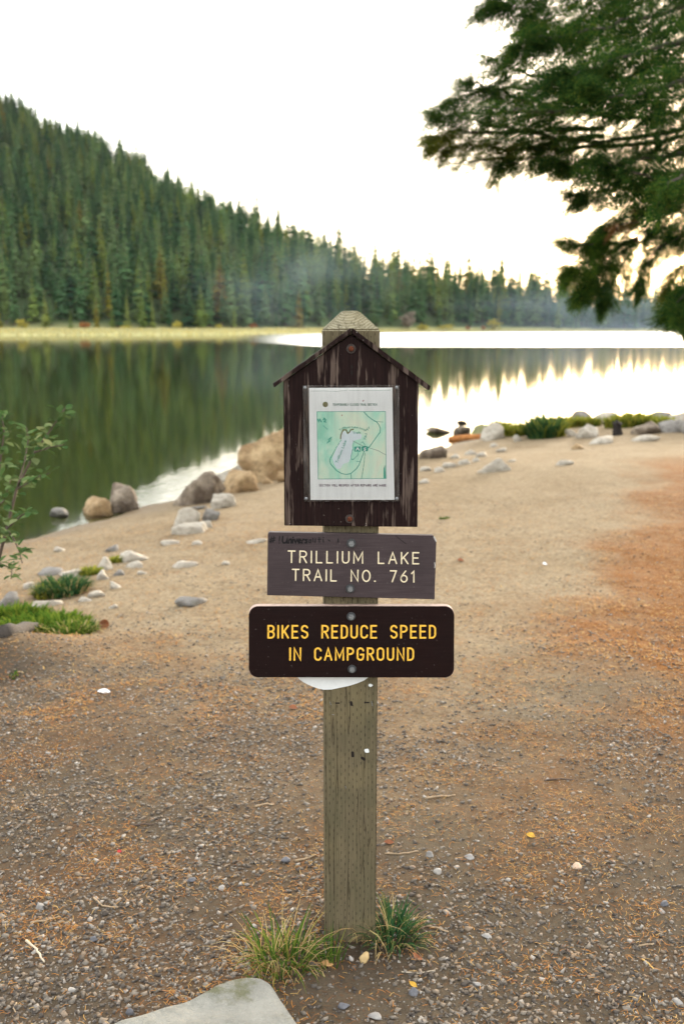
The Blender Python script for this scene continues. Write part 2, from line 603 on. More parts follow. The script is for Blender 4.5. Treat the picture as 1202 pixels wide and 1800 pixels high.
def trunk_mesh(name, r0=0.012):
    bm = bmesh.new()
    bmesh.ops.create_cone(bm, cap_ends=True, segments=6, radius1=r0, radius2=0.002, depth=0.95)
    bmesh.ops.translate(bm, verts=bm.verts, vec=(0, 0, 0.475))
    return bm_mesh(name, bm, MBARK)


CROWNS = [conifer_mesh('crown', 100 + k, base=b, tiers=t, low=l, power=pw, mat=MCON) for k, (b, t, l, pw) in enumerate(
    [(0.15, 32, 0.05, 0.8), (0.12, 34, 0.08, 0.75), (0.18, 28, 0.04, 0.9), (0.13, 30, 0.15, 0.7), (0.16, 30, 0.10, 0.85), (0.105, 36, 0.05, 0.8)])]
CROWN_L = [conifer_mesh('crown', 130 + k, base=b, tiers=30, low=0.02, power=0.85, mat=MCONL) for k, b in enumerate([0.20, 0.16])]
CROWN_Y = [conifer_mesh('crown', 140 + k, base=b, tiers=28, low=0.05, power=0.8, mat=MCONY) for k, b in enumerate([0.16, 0.13])]
TRUNK = trunk_mesh('trunk')

# tree places: jittered grid over the far land
pts = []
sp = 6.8
gxx, gyy = np.meshgrid(np.arange(-480, 480, sp), np.arange(300, 1000, sp))
gxx = (gxx + R.uniform(-.45, .45, gxx.shape) * sp).ravel(); gyy = (gyy + R.uniform(-.45, .45, gyy.shape) * sp).ravel()
uu = gxx / gyy
dd = gyy - far_D(uu) - marsh_w(uu)
ok = (np.abs(uu) < 0.41) & (gyy < 990) & (dd > 0.0) & (dd < ridge_w(uu) + 14)
ok &= (fbm(gxx * 0.03, gyy * 0.03, 5, 2) > 0.30) | (R.uniform(size=ok.size) < 0.75)
gxx, gyy, uu, dd = gxx[ok], gyy[ok], uu[ok], dd[ok]
th = tree_h(uu) * np.clip(R.normal(0.94, 0.26, len(uu)), 0.38, 1.5)
gzz = hill_z(gxx, gyy)
kind = R.randint(0, 6, len(uu))
score = th / gyy * (1 + 1.2 * np.exp(-dd / 14.0)) * (1 + 0.25 * (np.abs(uu) < 0.345))
order = np.argsort(-score)
ind, rest = order[:270], order[270:]


def conifer(x, y, z, h, wd, crown, label, group):
    o = empty('conifer_tree', (x, y, z), R.uniform(0, 6.28))
    o.scale = (h * wd, h * wd, h)
    tag(o, label, 'tree', group)
    obj('crown', crown, o)
    obj('trunk', TRUNK, o)
    return o


first = {}
for i in ind:
    left = uu[i] < 0.03
    px_ = 601 + FPX * uu[i]
    sec = 'at the left border' if px_ < 130 else 'left of the middle' if px_ < 330 else 'nearest the smoke'
    lab = ('dark conifer at the forest edge behind the yellow marsh, left of the signpost' if dd[i] < 16 else
           'tall conifer in the forest at the foot of the wooded hill, ' + sec) if left else \
          ('tall hazy conifer in the bluish tree line across the lake, right of the signpost')
    gr = ('conifers along the edge of the marsh' if dd[i] < 16 else 'conifers at the foot of the hill, ' + sec) if left else 'hazy conifers of the far right shore'
    o = conifer(gxx[i], gyy[i], gzz[i] - 0.2, th[i], R.uniform(1.2, 1.8), CROWNS[kind[i]], lab, gr)
    first.setdefault(kind[i], o.children[0])

# special trees one can point at: (px of the axis, py of the foot, height px, width factor, crown, label)
_spec = [(90, 575, 66, 1.0, CROWN_L[0], 'light green cone shaped young conifer standing alone on the marsh edge at far left'),
         (133, 577, 34, 1.5, CROWN_L[1], 'stubby pale green young conifer right of the lone light green one'),
         (178, 577, 58, 1.1, CROWN_Y[0], 'yellow green conifer with broad crown on the marsh edge left of the light green pair'),
         (231, 577, 70, 0.9, CROWN_L[1], 'slim light green conifer at the marsh edge, left one of a pair'),
         (257, 577, 74, 1.0, CROWN_L[0], 'light green conifer at the marsh edge, taller right one of a pair'),
         (275, 577, 60, 0.9, CROWN_L[1], 'narrow light green conifer leaning against the taller light green one'),
         (200, 560, 105, 0.8, CROWN_Y[1], 'tall slim yellowing conifer behind the marsh edge'),
         (296, 560, 95, 0.9, CROWN_Y[0], 'tall yellowing conifer behind the marsh edge, right of the light green ones'),
         (358, 577, 82, 1.3, CROWN_L[0], 'broad pale green conifer at the marsh edge, left of the smoke'),
         (415, 577, 45, 1.1, CROWN_L[1], 'short light green conifer at the marsh edge, nearest to the signpost roof'),
         (10, 577, 45, 1.6, CROWN_Y[1], 'low yellow green conifer at the left border of the picture'),
         (205, 575, 40, 1.2, CROWN_L[0], 'small bright green conifer between the yellowing and the paired ones')]
for px, py, hp, wf, cr, lab in _spec:
    u = (px - 601) / FPX
    y = float(far_D(u) + marsh_w(u)) - 3.0 + (577 - py) * 0.8
    x = u * y * 1.0
    z = float(hill_z(np.array(x), np.array(y)))
    h = hp / FPX * y
    conifer(x, y, z - 0.1, h, wf, cr, lab, None)

# the remaining forest: one mass
fv = np.stack([gxx[rest], gyy[rest], gzz[rest] - 0.2], -1)
me = bpy.data.meshes.new('forest')
me.vertices.add(len(fv)); me.vertices.foreach_set('co', fv.astype(np.float32).ravel())
for nm, arr in (('size', th[rest]), ('wide', R.uniform(1.2, 1.75, len(rest))), ('turn', R.uniform(0, 6.28, len(rest))), ('sort', kind[rest])):
    vattr(me, nm, arr)
forest = tag(obj('forest', me), 'dense conifer forest covering the whole slope of the hill', kind='stuff')
g = bpy.data.node_groups.new('forest', 'GeometryNodeTree')
g.interface.new_socket('Geometry', in_out='INPUT', socket_type='NodeSocketGeometry')
g.interface.new_socket('Geometry', in_out='OUTPUT', socket_type='NodeSocketGeometry')
gi = g.nodes.new('NodeGroupInput'); go = g.nodes.new('NodeGroupOutput')
iop = g.nodes.new('GeometryNodeInstanceOnPoints')
jn = g.nodes.new('GeometryNodeJoinGeometry')
for k in sorted(first, reverse=True):
    oi = g.nodes.new('GeometryNodeObjectInfo')
    oi.inputs['Object'].default_value = first[k]
    oi.inputs['As Instance'].default_value = True
    g.links.new(oi.outputs['Geometry'], jn.inputs[0])


def gattr(nm, typ='FLOAT'):
    n = g.nodes.new('GeometryNodeInputNamedAttribute'); n.data_type = typ
    n.inputs['Name'].default_value = nm
    return n.outputs['Attribute']


mu = g.nodes.new('ShaderNodeMath'); mu.operation = 'MULTIPLY'
g.links.new(gattr('size'), mu.inputs[0]); g.links.new(gattr('wide'), mu.inputs[1])
cb = g.nodes.new('ShaderNodeCombineXYZ')
g.links.new(mu.outputs[0], cb.inputs[0]); g.links.new(mu.outputs[0], cb.inputs[1]); g.links.new(gattr('size'), cb.inputs[2])
cr_ = g.nodes.new('ShaderNodeCombineXYZ'); g.links.new(gattr('turn'), cr_.inputs[2])
g.links.new(gi.outputs[0], iop.inputs['Points'])
g.links.new(jn.outputs[0], iop.inputs['Instance'])
iop.inputs['Pick Instance'].default_value = True
g.links.new(gattr('sort'), iop.inputs['Instance Index'])
g.links.new(cr_.outputs[0], iop.inputs['Rotation'])
g.links.new(cb.outputs[0], iop.inputs['Scale'])
g.links.new(iop.outputs[0], go.inputs[0])
md = forest.modifiers.new('forest', 'NODES'); md.node_group = g


# ------------------------------------------------------------------ marsh grass and shrubs of the far shore
def blades(n, px_, py_, pz_, hgt, wid, r, segs=1, lean=0.3):
    """n tapered blades: (vertices, quads)"""
    a = r.uniform(0, 2 * math.pi, n)
    l = r.uniform(0, lean, n) * hgt
    b = r.uniform(0, 2 * math.pi, n)
    V = np.zeros((n, 3, 3))
    V[:, 0] = np.stack([px_ - np.cos(a) * wid, py_ - np.sin(a) * wid, pz_], -1)
    V[:, 1] = np.stack([px_ + np.cos(a) * wid, py_ + np.sin(a) * wid, pz_], -1)
    V[:, 2] = np.stack([px_ + np.cos(b) * l, py_ + np.sin(b) * l, pz_ + hgt], -1)
    return V.reshape(-1, 3), np.arange(3 * n).reshape(-1, 3)


n = 26000
u_ = R.uniform(-0.42, 0.42, n)
d_ = R.uniform(0, 1, n) * marsh_w(u_)
y_ = far_D(u_) + d_; x_ = u_ * y_
V, F = blades(n, x_, y_, hill_z(x_, y_) - 0.03, R.uniform(0.25, 0.6, n) + 0.5 * (d_ > 22) * R.uniform(0, 1, n), R.uniform(0.12, 0.4, n), R, lean=0.6)
m = M('marsh_grass')
mg = m.leafy(m.ramp(m.island(), [(0, (0.36, 0.33, 0.17)), (0.45, (0.46, 0.42, 0.23)), (0.75, (0.38, 0.38, 0.19)), (0.9, (0.50, 0.42, 0.14)), (1, (0.54, 0.36, 0.10))]), 0.3)
tag(obj('marsh_grass', mesh_np('marsh_grass', V, F, mg)), 'yellow marsh grass along the far shore', kind='stuff')


def leaf_ball(name, n, rx, ry, rz, ls, r, mat):
    """uneven shrub crown of many small leaf faces, base at z = 0"""
    c = r.normal(size=(9, 3)); c /= np.linalg.norm(c, axis=1)[:, None]; c *= r.uniform(0.2, 0.62, 9)[:, None]
    k = r.randint(0, 9, n)
    p = c[k] + r.normal(size=(n, 3)) * 0.19
    p = p * np.array([rx, ry, rz]) + np.array([0, 0, rz * 0.9])
    p[:, 2] = np.maximum(p[:, 2], 0.03 * rz)
    a = r.normal(size=(n, 3)); a /= np.linalg.norm(a, axis=1)[:, None]
    b = np.cross(a, r.normal(size=(n, 3))); b /= np.linalg.norm(b, axis=1)[:, None]
    s = ls * r.uniform(0.6, 1.4, n)[:, None]
    V = np.stack([p - a * s, p + b * s * .5, p + a * s, p - b * s * .5], 1)
    return mesh_np(name, V.reshape(-1, 3), np.arange(4 * n).reshape(-1, 4), mat)


def leafmat(name, stops, transl=0.35):
    m = M(name)
    return m.leafy(m.ramp(m.island(), stops), transl)


ML_Y = leafmat('yellow_leaves', [(0, (0.30, 0.26, 0.05)), (1, (0.42, 0.36, 0.07))])
ML_R = leafmat('russet_leaves', [(0, (0.22, 0.075, 0.03)), (1, (0.34, 0.16, 0.05))])
ML_P = leafmat('dusty_twigs', [(0, (0.22, 0.18, 0.15)), (1, (0.30, 0.25, 0.20))])
ML_G = leafmat('green_leaves', [(0, (0.05, 0.09, 0.02)), (1, (0.12, 0.16, 0.035))])
_sh = [(741, 579, 34, 13, ML_Y, 'rounded yellow bush on the far shore just right of the post top'),
       (781, 581, 40, 12, ML_Y, 'wide low yellow bush on the far shore, right of the rounded yellow one'),
       (716, 577, 30, 36, ML_P, 'bare pinkish grey bush on the far shore behind the yellow bush'),
       (862, 580, 34, 22, ML_Y, 'thin yellow green shrub before the hazy trees of the right shore'),
       (818, 581, 12, 9, ML_R, 'tiny red shrub on the far shore between two yellow bushes'),
       (845, 581, 12, 9, ML_R, 'small rust red shrub on the far shore left of the yellow green one'),
       (155, 577, 26, 16, ML_R, 'russet shrub on the marsh edge between the young conifers'),
       (318, 577, 26, 16, ML_Y, 'pale yellow shrub on the marsh edge right of the tall yellowing conifer'),
       (389, 578, 16, 12, ML_Y, 'yellow green round bush on the marsh near the broad pale conifer'),
       (50, 578, 24, 20, ML_Y, 'low golden bush on the marsh left of the lone light green conifer'),
       (446, 578, 22, 12, ML_R, 'low reddish bush on the marsh left of the kiosk roof'),
       (230, 579, 30, 10, ML_Y, 'flat yellow bush at the feet of the light green pair')]
for k, (px, py, wp, hp, mt, lab) in enumerate(_sh):
    u = (px - 601) / FPX
    y = float(far_D(u) + marsh_w(u)) - 5.0
    x = u * y
    z = float(hill_z(np.array(x), np.array(y)))
    s = y / FPX
    o = empty('shrub', (x, y, z))
    tag(o, lab, 'bush')
    obj('foliage', leaf_ball('foliage', 320, wp * s * .5, wp * s * .5, hp * s * .5, 0.16 * hp * s * .5 + 0.1, np.random.RandomState(300 + k), mt), o)
    bm = bmesh.new()
    for j in range(4):
        a = j * 1.6 + k
        v0 = Vector((0, 0, -0.1)); v1 = Vector((math.cos(a) * wp * s * .2, math.sin(a) * wp * s * .2, hp * s * .7))
        dv = v1 - v0
        bmesh.ops.create_cone(bm, cap_ends=True, segments=5, radius1=0.07, radius2=0.03, depth=dv.length,
                              matrix=Matrix.Translation((v0 + v1) / 2) @ dv.to_track_quat('Z', 'Y').to_matrix().to_4x4())
    obj('stem', bm_mesh('stem', bm, MBARK), o)

# ================================================================== SIGNPOST
def mat_post():
    m = M('weathered_post')
    o = m.obj()
    s = m.sep(o)
    # growth rings round a pith off one corner: lines on the faces, arcs on the bevelled end
    wob = m.noise(m.scale(o, (6, 6, 0.8)), 3, 3)
    dx = m.math('ADD', s[0], m.math('MULTIPLY', m.math('SUBTRACT', wob, 0.5), 0.022)); dx = m.math('ADD', dx, 0.012)
    dy = m.math('SUBTRACT', s[1], 0.018)
    r = m.math('SQRT', m.math('ADD', m.math('MULTIPLY', dx, dx), m.math('MULTIPLY', dy, dy)))
    ring = m.math('SINE', m.math('MULTIPLY', r, 900.0))
    ring = m.rng(ring, -1, 1)
    fine = m.noise(m.scale(o, (1, 1, 0.03)), 300, 5, 0.75)
    blot = m.noise(m.scale(o, (1, 1, 0.35)), 14, 5, 0.6)
    c = m.mix(m.rng(fine, 0.32, 0.68), (0.066, 0.054, 0.033), (0.148, 0.120, 0.075))
    nz = m.math('ABSOLUTE', m.sep(m.node('ShaderNodeNewGeometry').outputs['Normal'])[2])
    endg = m.rng(nz, 0.3, 0.5)
    c = m.mix(endg, c, m.mix(fine, (0.17, 0.155, 0.105), (0.32, 0.29, 0.21)))
    rk = m.noise(m.scale(o, (1, 1, 0.2)), 38, 3, 0.6, 0.8)
    c = m.mix(m.math('MULTIPLY', endg, m.rng(m.math('ABSOLUTE', m.math('SUBTRACT', rk, 0.5)), 0.02, 0.004, 0, 0.8)), c, (0.035, 0.028, 0.02))
    c = m.mix(m.math('MULTIPLY', ring, m.rng(endg, 0, 1, 0.16, 0.55)), c, (0.085, 0.075, 0.04))
    c = m.mix(m.rng(blot, 0.45, 0.75, 0, 0.65), c, (0.070, 0.066, 0.038))
    c = m.mix(m.rng(m.noise(o, 7, 3), 0.5, 0.75, 0, 0.45), c, (0.21, 0.165, 0.085))
    # incising marks in staggered columns
    u = m.math('MULTIPLY', s[0], 1 / 0.0105)
    colid = m.math('FLOOR', u)
    fu = m.math('ABSOLUTE', m.math('SUBTRACT', m.math('FRACT', u), 0.5))
    st = m.node('ShaderNodeTexWhiteNoise', {'W': colid}, noise_dimensions='1D').outputs['Value']
    v = m.math('ADD', m.math('MULTIPLY', s[2], 1 / 0.023), m.math('MULTIPLY', m.math('MODULO', m.math('ABSOLUTE', colid), 2), 0.5))
    v = m.math('ADD', v, m.math('MULTIPLY', st, 0.22))
    fv = m.math('ABSOLUTE', m.math('SUBTRACT', m.math('FRACT', v), 0.5))
    keep = m.math('GREATER_THAN', m.noise(o, 60, 2), 0.43)
    dash = m.math('MULTIPLY', m.math('MULTIPLY', m.rng(fu, 0.10, 0.06), m.rng(fv, 0.19, 0.14)), m.math('MULTIPLY', keep, m.math('SUBTRACT', 1.0, endg)))
    c = m.mix(m.math('MULTIPLY', dash, 0.7), c, (0.02, 0.015, 0.01))
    # long drying checks
    ck = m.noise(m.scale(o, (1, 1, 0.025)), 55, 2, 0.4)
    crack = m.rng(m.math('ABSOLUTE', m.math('SUBTRACT', ck, 0.5)), 0.010, 0.002)
    c = m.mix(m.math('MULTIPLY', crack, 0.6), c, (0.03, 0.022, 0.014))
    h = m.math('SUBTRACT', m.math('ADD', m.math('MULTIPLY', fine, 0.8), m.math('MULTIPLY', ring, 0.35)), m.math('MULTIPLY', dash, 1.5))
    h = m.math('SUBTRACT', h, m.math('MULTIPLY', crack, 1.2))
    return m.pr(c, 0.9, m.bump(h, 0.7, 0.0015), Specular_IOR_Level=0.06)


def mat_kiosk(name='worn_brown_plywood', amount=0.5):
    m = M(name)
    o = m.obj()
    st = m.noise(m.scale(o, (1, 1, 0.10)), 46, 4, 0.6, 0.3)
    st2 = m.noise(m.scale(o, (1, 1, 0.035)), 210, 4, 0.65)
    big = m.noise(m.scale(o, (1, 1, 0.45)), 11, 3)
    grey = m.mix(m.rng(st2, 0.35, 0.7), (0.055, 0.038, 0.031), (0.150, 0.112, 0.092))
    paint = m.mix(m.rng(st2, 0.3, 0.7), (0.007, 0.0035, 0.0035), (0.018, 0.009, 0.008))
    f = m.math('ADD', m.math('MULTIPLY', st, 0.62), m.math('MULTIPLY', big, 0.30))
    f = m.math('ADD', f, m.math('MULTIPLY', st2, 0.16))
    f = m.rng(f, 0.570 - 0.08 * (amount - 0.5), 0.612 - 0.08 * (amount - 0.5))
    c = m.mix(m.math('MULTIPLY', f, 0.72), paint, grey)
    sp = m.noise(o, 130, 2, 0.5)
    c = m.mix(m.rng(sp, 0.73, 0.78, 0, 0.6), c, (0.30, 0.27, 0.24))
    h = m.math('SUBTRACT', m.math('MULTIPLY', st2, 1.0), m.math('MULTIPLY', f, 0.4))
    return m.pr(c, m.rng(f, 0, 1, 0.62, 0.9), m.bump(h, 0.6, 0.0015), Specular_IOR_Level=0.06)


def mat_sign(name, a, b, rough):
    m = M(name)
    o = m.obj()
    st = m.noise(m.scale(o, (0.05, 1, 1)), 300, 4, 0.6)
    bl = m.noise(o, 9, 4, 0.6)
    c = m.mix(m.rng(st, 0.3, 0.7), a, b)
    c = m.mix(m.rng(bl, 0.4, 0.75, 0, 0.5), c, tuple(x * 0.6 for x in a))
    c = m.mix(m.rng(m.noise(o, 150, 2), 0.70, 0.76, 0, 0.35), c, (0.2, 0.17, 0.16))
    return m.pr(c, m.rng(bl, 0.3, 0.7, rough - 0.08, rough + 0.1), m.bump(st, 0.25, 0.0006), Specular_IOR_Level=0.10)


def mat_plain(name, col, rough=0.6, metal=0.0, var=0.25, scale=60, bumpd=0.0005):
    m = M(name)
    n = m.noise(m.obj(), scale, 4, 0.6)
    c = m.mix(m.rng(n, 0.3, 0.7), tuple(x * (1 - var) for x in col), tuple(min(1, x * (1 + var)) for x in col))
    return m.pr(c, rough, m.bump(n, 0.4, bumpd), Metallic=metal, Specular_IOR_Level=0.2 if metal < 0.1 else 0.5)


MPOST = mat_post()
MKI = mat_kiosk()
MRO = mat_kiosk('worn_roof_board', 0.75)
MSG = mat_sign('faded_brown_sign', (0.040, 0.029, 0.031), (0.058, 0.044, 0.046), 0.5)
MSB = mat_sign('dark_brown_sign', (0.008, 0.0036, 0.0036), (0.012, 0.0056, 0.0052), 0.42)
MEDGE = mat_plain('sign_edge', (0.36, 0.26, 0.22), 0.6)
MCHIP = mat_plain('chipped_core', (0.42, 0.40, 0.37), 0.8)
MCREAM = mat_plain('cream_routed_letters', (0.62, 0.53, 0.37), 0.6, var=0.10, scale=200)
MYEL = mat_plain('yellow_routed_letters', (0.70, 0.40, 0.05), 0.55, var=0.10, scale=200)
MBLACK = mat_plain('black_marker', (0.006, 0.005, 0.006), 0.6)
MZINC = mat_plain('zinc_bolt', (0.17, 0.175, 0.18), 0.5, 0.5, 0.45, 400)
MWASH = mat_plain('dull_washer', (0.05, 0.052, 0.055), 0.55, 0.5, 0.4, 400)
MRUST = mat_plain('rusty_bolt', (0.085, 0.024, 0.011), 0.9, 0.0, 0.6, 300, 0.001)
MRUSTW = mat_plain('rusty_washer', (0.045, 0.034, 0.03), 0.8, 0.0, 0.4, 300, 0.001)
MPAPER = mat_plain('white_paper', (0.88, 0.89, 0.885), 0.65, var=0.03, scale=25)
MTORN = mat_plain('torn_paper', (0.60, 0.61, 0.61), 0.8, var=0.05, scale=80)
MTEAL = mat_plain('teal_ink', (0.04, 0.36, 0.26), 0.6, var=0.15)
MINK = mat_plain('grey_purple_ink', (0.12, 0.07, 0.11), 0.6, var=0.1)
MGINK = mat_plain('grey_green_ink', (0.16, 0.26, 0.22), 0.6, var=0.15)
MOLIVE = mat_plain('olive_ink', (0.16, 0.15, 0.045), 0.6, var=0.15)
MLAKEP = mat_plain('pale_lavender_print', (0.75, 0.84, 0.88), 0.6, var=0.03)
MRED = mat_plain('red_spot', (0.30, 0.05, 0.05), 0.6)
MDARKHOLE = mat_plain('dark_hole', (0.012, 0.009, 0.008), 0.9)


def mat_map():
    m = M('map_print')
    o = m.obj()
    n = m.noise(m.scale(o, (1.0, 1, 0.55)), 16, 4, 0.6, 1.2)
    c = m.ramp(n, [(0.30, (0.36, 0.78, 0.60)), (0.46, (0.60, 0.86, 0.68)), (0.58, (0.72, 0.87, 0.68)), (0.72, (0.80, 0.84, 0.66))])
    s = m.sep(o)
    # green shading along the left ridge of the printed map
    k = m.noise(m.scale(o, (1, 1, 0.5)), 26, 3, 0.5, 0.8)
    lf = m.math('MULTIPLY', m.rng(s[0], -0.03, -0.075), m.rng(k, 0.45, 0.62))
    c = m.mix(m.math('MULTIPLY', lf, 0.75), c, (0.20, 0.62, 0.45))
    return m.pr(c, 0.6)


MMAP = mat_map()


def mat_plastic():
    m = M('clear_plastic')
    o = m.obj()
    n = m.noise(o, 22, 3)
    n2 = m.noise(m.scale(o, (1, 1, 0.1)), 90, 3)
    t = m.node('ShaderNodeBsdfTransparent', {'Color': (0.99, 0.99, 0.99)})
    gl = m.node('ShaderNodeBsdfGlossy', {'Color': (1, 1, 1), 'Roughness': 0.16, 'Normal': m.bump(n, 0.25, 0.004)})
    df = m.node('ShaderNodeBsdfDiffuse', {'Color': (0.7, 0.68, 0.66)})
    fr = m.node('ShaderNodeFresnel', {'IOR': 1.45})
    mx = m.node('ShaderNodeMixShader', {0: fr.outputs[0], 1: t.outputs[0], 2: gl.outputs[0]})
    m2 = m.node('ShaderNodeMixShader', {0: m.rng(n2, 0.45, 0.75, 0.0, 0.05), 1: mx.outputs[0], 2: df.outputs[0]})
    m.t.links.new(m2.outputs[0], m.out.inputs['Surface'])
    return m.m


MPLASTIC = mat_plastic()

TH = rad(3.0)
PW = 0.140
_base = np.array([0.0245, 2.517])
_n = np.array([math.sin(TH), -math.cos(TH)])          # way the front looks
ROOT = np.array([_base[0] - _n[0] * PW / 2, _base[1] - _n[1] * PW / 2])
RZ = float(ground_z(np.array(ROOT[0]), np.array(ROOT[1])))
signpost = empty('trail_signpost', (ROOT[0], ROOT[1], RZ), TH)
tag(signpost, 'weathered wooden post carrying a roofed notice board and two brown trail signs', 'signpost')


def L(px, py, off):
    """pixel -> (x, z) in the signpost's own frame, on the plane standing off metres proud of the post's front"""
    d = ray(px, py)
    n3 = np.array([_n[0], _n[1], 0])
    p0 = np.array([ROOT[0], ROOT[1], 0]) + n3 * (PW / 2 + off)
    t = ((p0 - CAMP) @ n3) / (d @ n3)
    p = CAMP + d * t
    rel = p[:2] - ROOT
    return (rel[0] * math.cos(TH) + rel[1] * math.sin(TH), p[2] - RZ)


def plate(name, pts, off, thick, mats, parent, bevel=0.0012, edge_mat=0, world=False):
    """board from an outline of pixels (front face) with real thickness towards the post"""
    pl = [p if world else L(p[0], p[1], off) for p in pts]
    yf = -PW / 2 - off
    bm = bmesh.new()
    fr = [bm.verts.new((x, yf, z)) for x, z in pl]
    bk = [bm.verts.new((x, yf + thick, z)) for x, z in pl]
    bm.faces.new(fr); bm.faces.new(bk[::-1])
    n = len(pl)
    for i in range(n):
        f = bm.faces.new((fr[i], bk[i], bk[(i + 1) % n], fr[(i + 1) % n]))
        f.material_index = edge_mat
    if bevel:
        bmesh.ops.bevel(bm, geom=list(bm.edges), offset=bevel, segments=1, affect='EDGES', material=-1)
    return obj(name, bm_mesh(name, bm, mats), parent)


# ---- post with hipped top
topz = CAM_H + (576 - 546.8) / 694.0 - RZ
hw = PW / 2
_bx = 0.0495
bm = bmesh.new()
rings = [(hw, -0.35), (hw, topz - 0.047), (hw - _bx, topz)]
vr = [[bm.verts.new((sx * h, sy * h, z)) for sx, sy in ((-1, -1), (1, -1), (1, 1), (-1, 1))] for h, z in rings]
for a, b in zip(vr[:-1], vr[1:]):
    for i in range(4):
        bm.faces.new((a[i], a[(i + 1) % 4], b[(i + 1) % 4], b[i]))
bm.faces.new(vr[0][::-1]); bm.faces.new(vr[-1])
bmesh.ops.bevel(bm, geom=[e for e in bm.edges], offset=0.003, segments=2, affect='EDGES')
tag(obj('post', bm_mesh('post', bm, MPOST), signpost), 'grey green square timber post with bevelled top')


# ---- stroke lettering
def arc(cx, cy, rx, ry, a0, a1, n=9):
    return [(cx + rx * math.cos(math.radians(a0 + (a1 - a0) * i / n)), cy + ry * math.sin(math.radians(a0 + (a1 - a0) * i / n))) for i in range(n + 1)]


def glyphs(narrow=False):
    W = 0.50 if narrow else 0.68
    G = {}
    if narrow:
        r = W / 2
        O = arc(r, 1 - r, r, r, 90, 180, 6) + arc(r, r, r, r, 180, 360, 10) + arc(r, 1 - r, r, r, 0, 90, 6)
        Cc = arc(r, 1 - r, r, r, 10, 180, 9) + arc(r, r, r, r, 180, 350, 9)
        Gc = Cc[:-1] + [(W, r), (W, .46), (r * 1.1, .46)]
    else:
        r = W / 2
        O = arc(r, .5, r, .5, 90, 450, 26)
        Cc = arc(r, .5, r, .5, 45, 315, 20)
        Gc = arc(r, .5, r, .5, 45, 330, 20) + [(W * .97, .45), (r * 1.2, .45)]
    b = 0.48 if narrow else 0.56
    G['O'] = (W, [O]); G['C'] = (W * .95, [Cc]); G['G'] = (W, [Gc])
    G['T'] = (b * 1.05, [[(0, 1), (b * 1.05, 1)], [(b * .525, 1), (b * .525, 0)]])
    G['I'] = (0.0, [[(0, 0), (0, 1)]])
    G['L'] = (b * .86, [[(0, 1), (0, 0), (b * .86, 0)]])
    G['E'] = (b * .9, [[(b * .9, 1), (0, 1), (0, 0), (b * .9, 0)], [(0, .52), (b * .78, .52)]])
    G['F'] = (b * .88, [[(b * .88, 1), (0, 1), (0, 0)], [(0, .52), (b * .75, .52)]])
    G['N'] = (b * 1.08, [[(0, 0), (0, 1), (b * 1.08, 0), (b * 1.08, 1)]])
    G['M'] = (b * 1.35, [[(0, 0), (0, 1), (b * .675, .22), (b * 1.35, 1), (b * 1.35, 0)]])
    G['W'] = (b * 1.6, [[(0, 1), (b * .4, 0), (b * .8, .95), (b * 1.2, 0), (b * 1.6, 1)]])
    G['A'] = (b * 1.18, [[(0, 0), (b * .59, 1), (b * 1.18, 0)], [(b * .21, .34), (b * .97, .34)]])
    G['Y'] = (b * 1.1, [[(0, 1), (b * .55, .48), (b * 1.1, 1)], [(b * .55, .48), (b * .55, 0)]])
    G['K'] = (b, [[(0, 0), (0, 1)], [(b, 1), (0, .36)], [(b * .32, .58), (b, 0)]])
    G['U'] = (b, [[(0, 1)] + arc(b / 2, b / 2, b / 2, b / 2, 180, 360, 10) + [(b, 1)]])
    q = .25
    G['P'] = (b, [[(0, 0), (0, 1), (b - q, 1)] + arc(b - q, .75, q, .25, 90, -90, 9) + [(0, .5)]])
    G['R'] = (b, [[(0, 0), (0, 1), (b - q, 1)] + arc(b - q, .75, q, .25, 90, -90, 9) + [(0, .5)], [(b * .5, .5), (b * 1.02, 0)]])
    G['B'] = (b, [[(0, 0), (0, 1), (b - q, 1)] + arc(b - q, .76, q * .92, .24, 90, -90, 9) + [(0, .52)], [(b - q, .52)] + arc(b - q, .26, q, .26, 90, -90, 9) + [(0, 0)]])
    d = b * .95
    G['D'] = (d, [[(0, 0), (0, 1), (d * .4, 1)] + arc(d * .4, .7, d * .6, .3, 90, 0, 6) + arc(d * .4, .3, d * .6, .3, 0, -90, 6) + [(0, 0)]])
    s = b
    G['S'] = (s, [arc(s / 2, .74, s / 2, .26, 25, 180, 9) + [(s * .1, .6), (s * .5, .52), (s * .9, .42)] + arc(s / 2, .26, s / 2, .26, 0, -155, 9)])
    G['7'] = (b * .95, [[(0, 1), (b * .95, 1), (b * .3, 0)]])
    G['6'] = (b, [[(b * .78, 1), (b * .12, .52)] + arc(b / 2, .30, b / 2, .30, 160, 540, 20)])
    G['1'] = (b * .35, [[(0, .78), (b * .35, 1), (b * .35, 0)]])
    G['.'] = (0.06, [[(0.0, 0.03), (0.05, 0.03)]])
    return G


G_WIDE, G_NARROW = glyphs(False), glyphs(True)


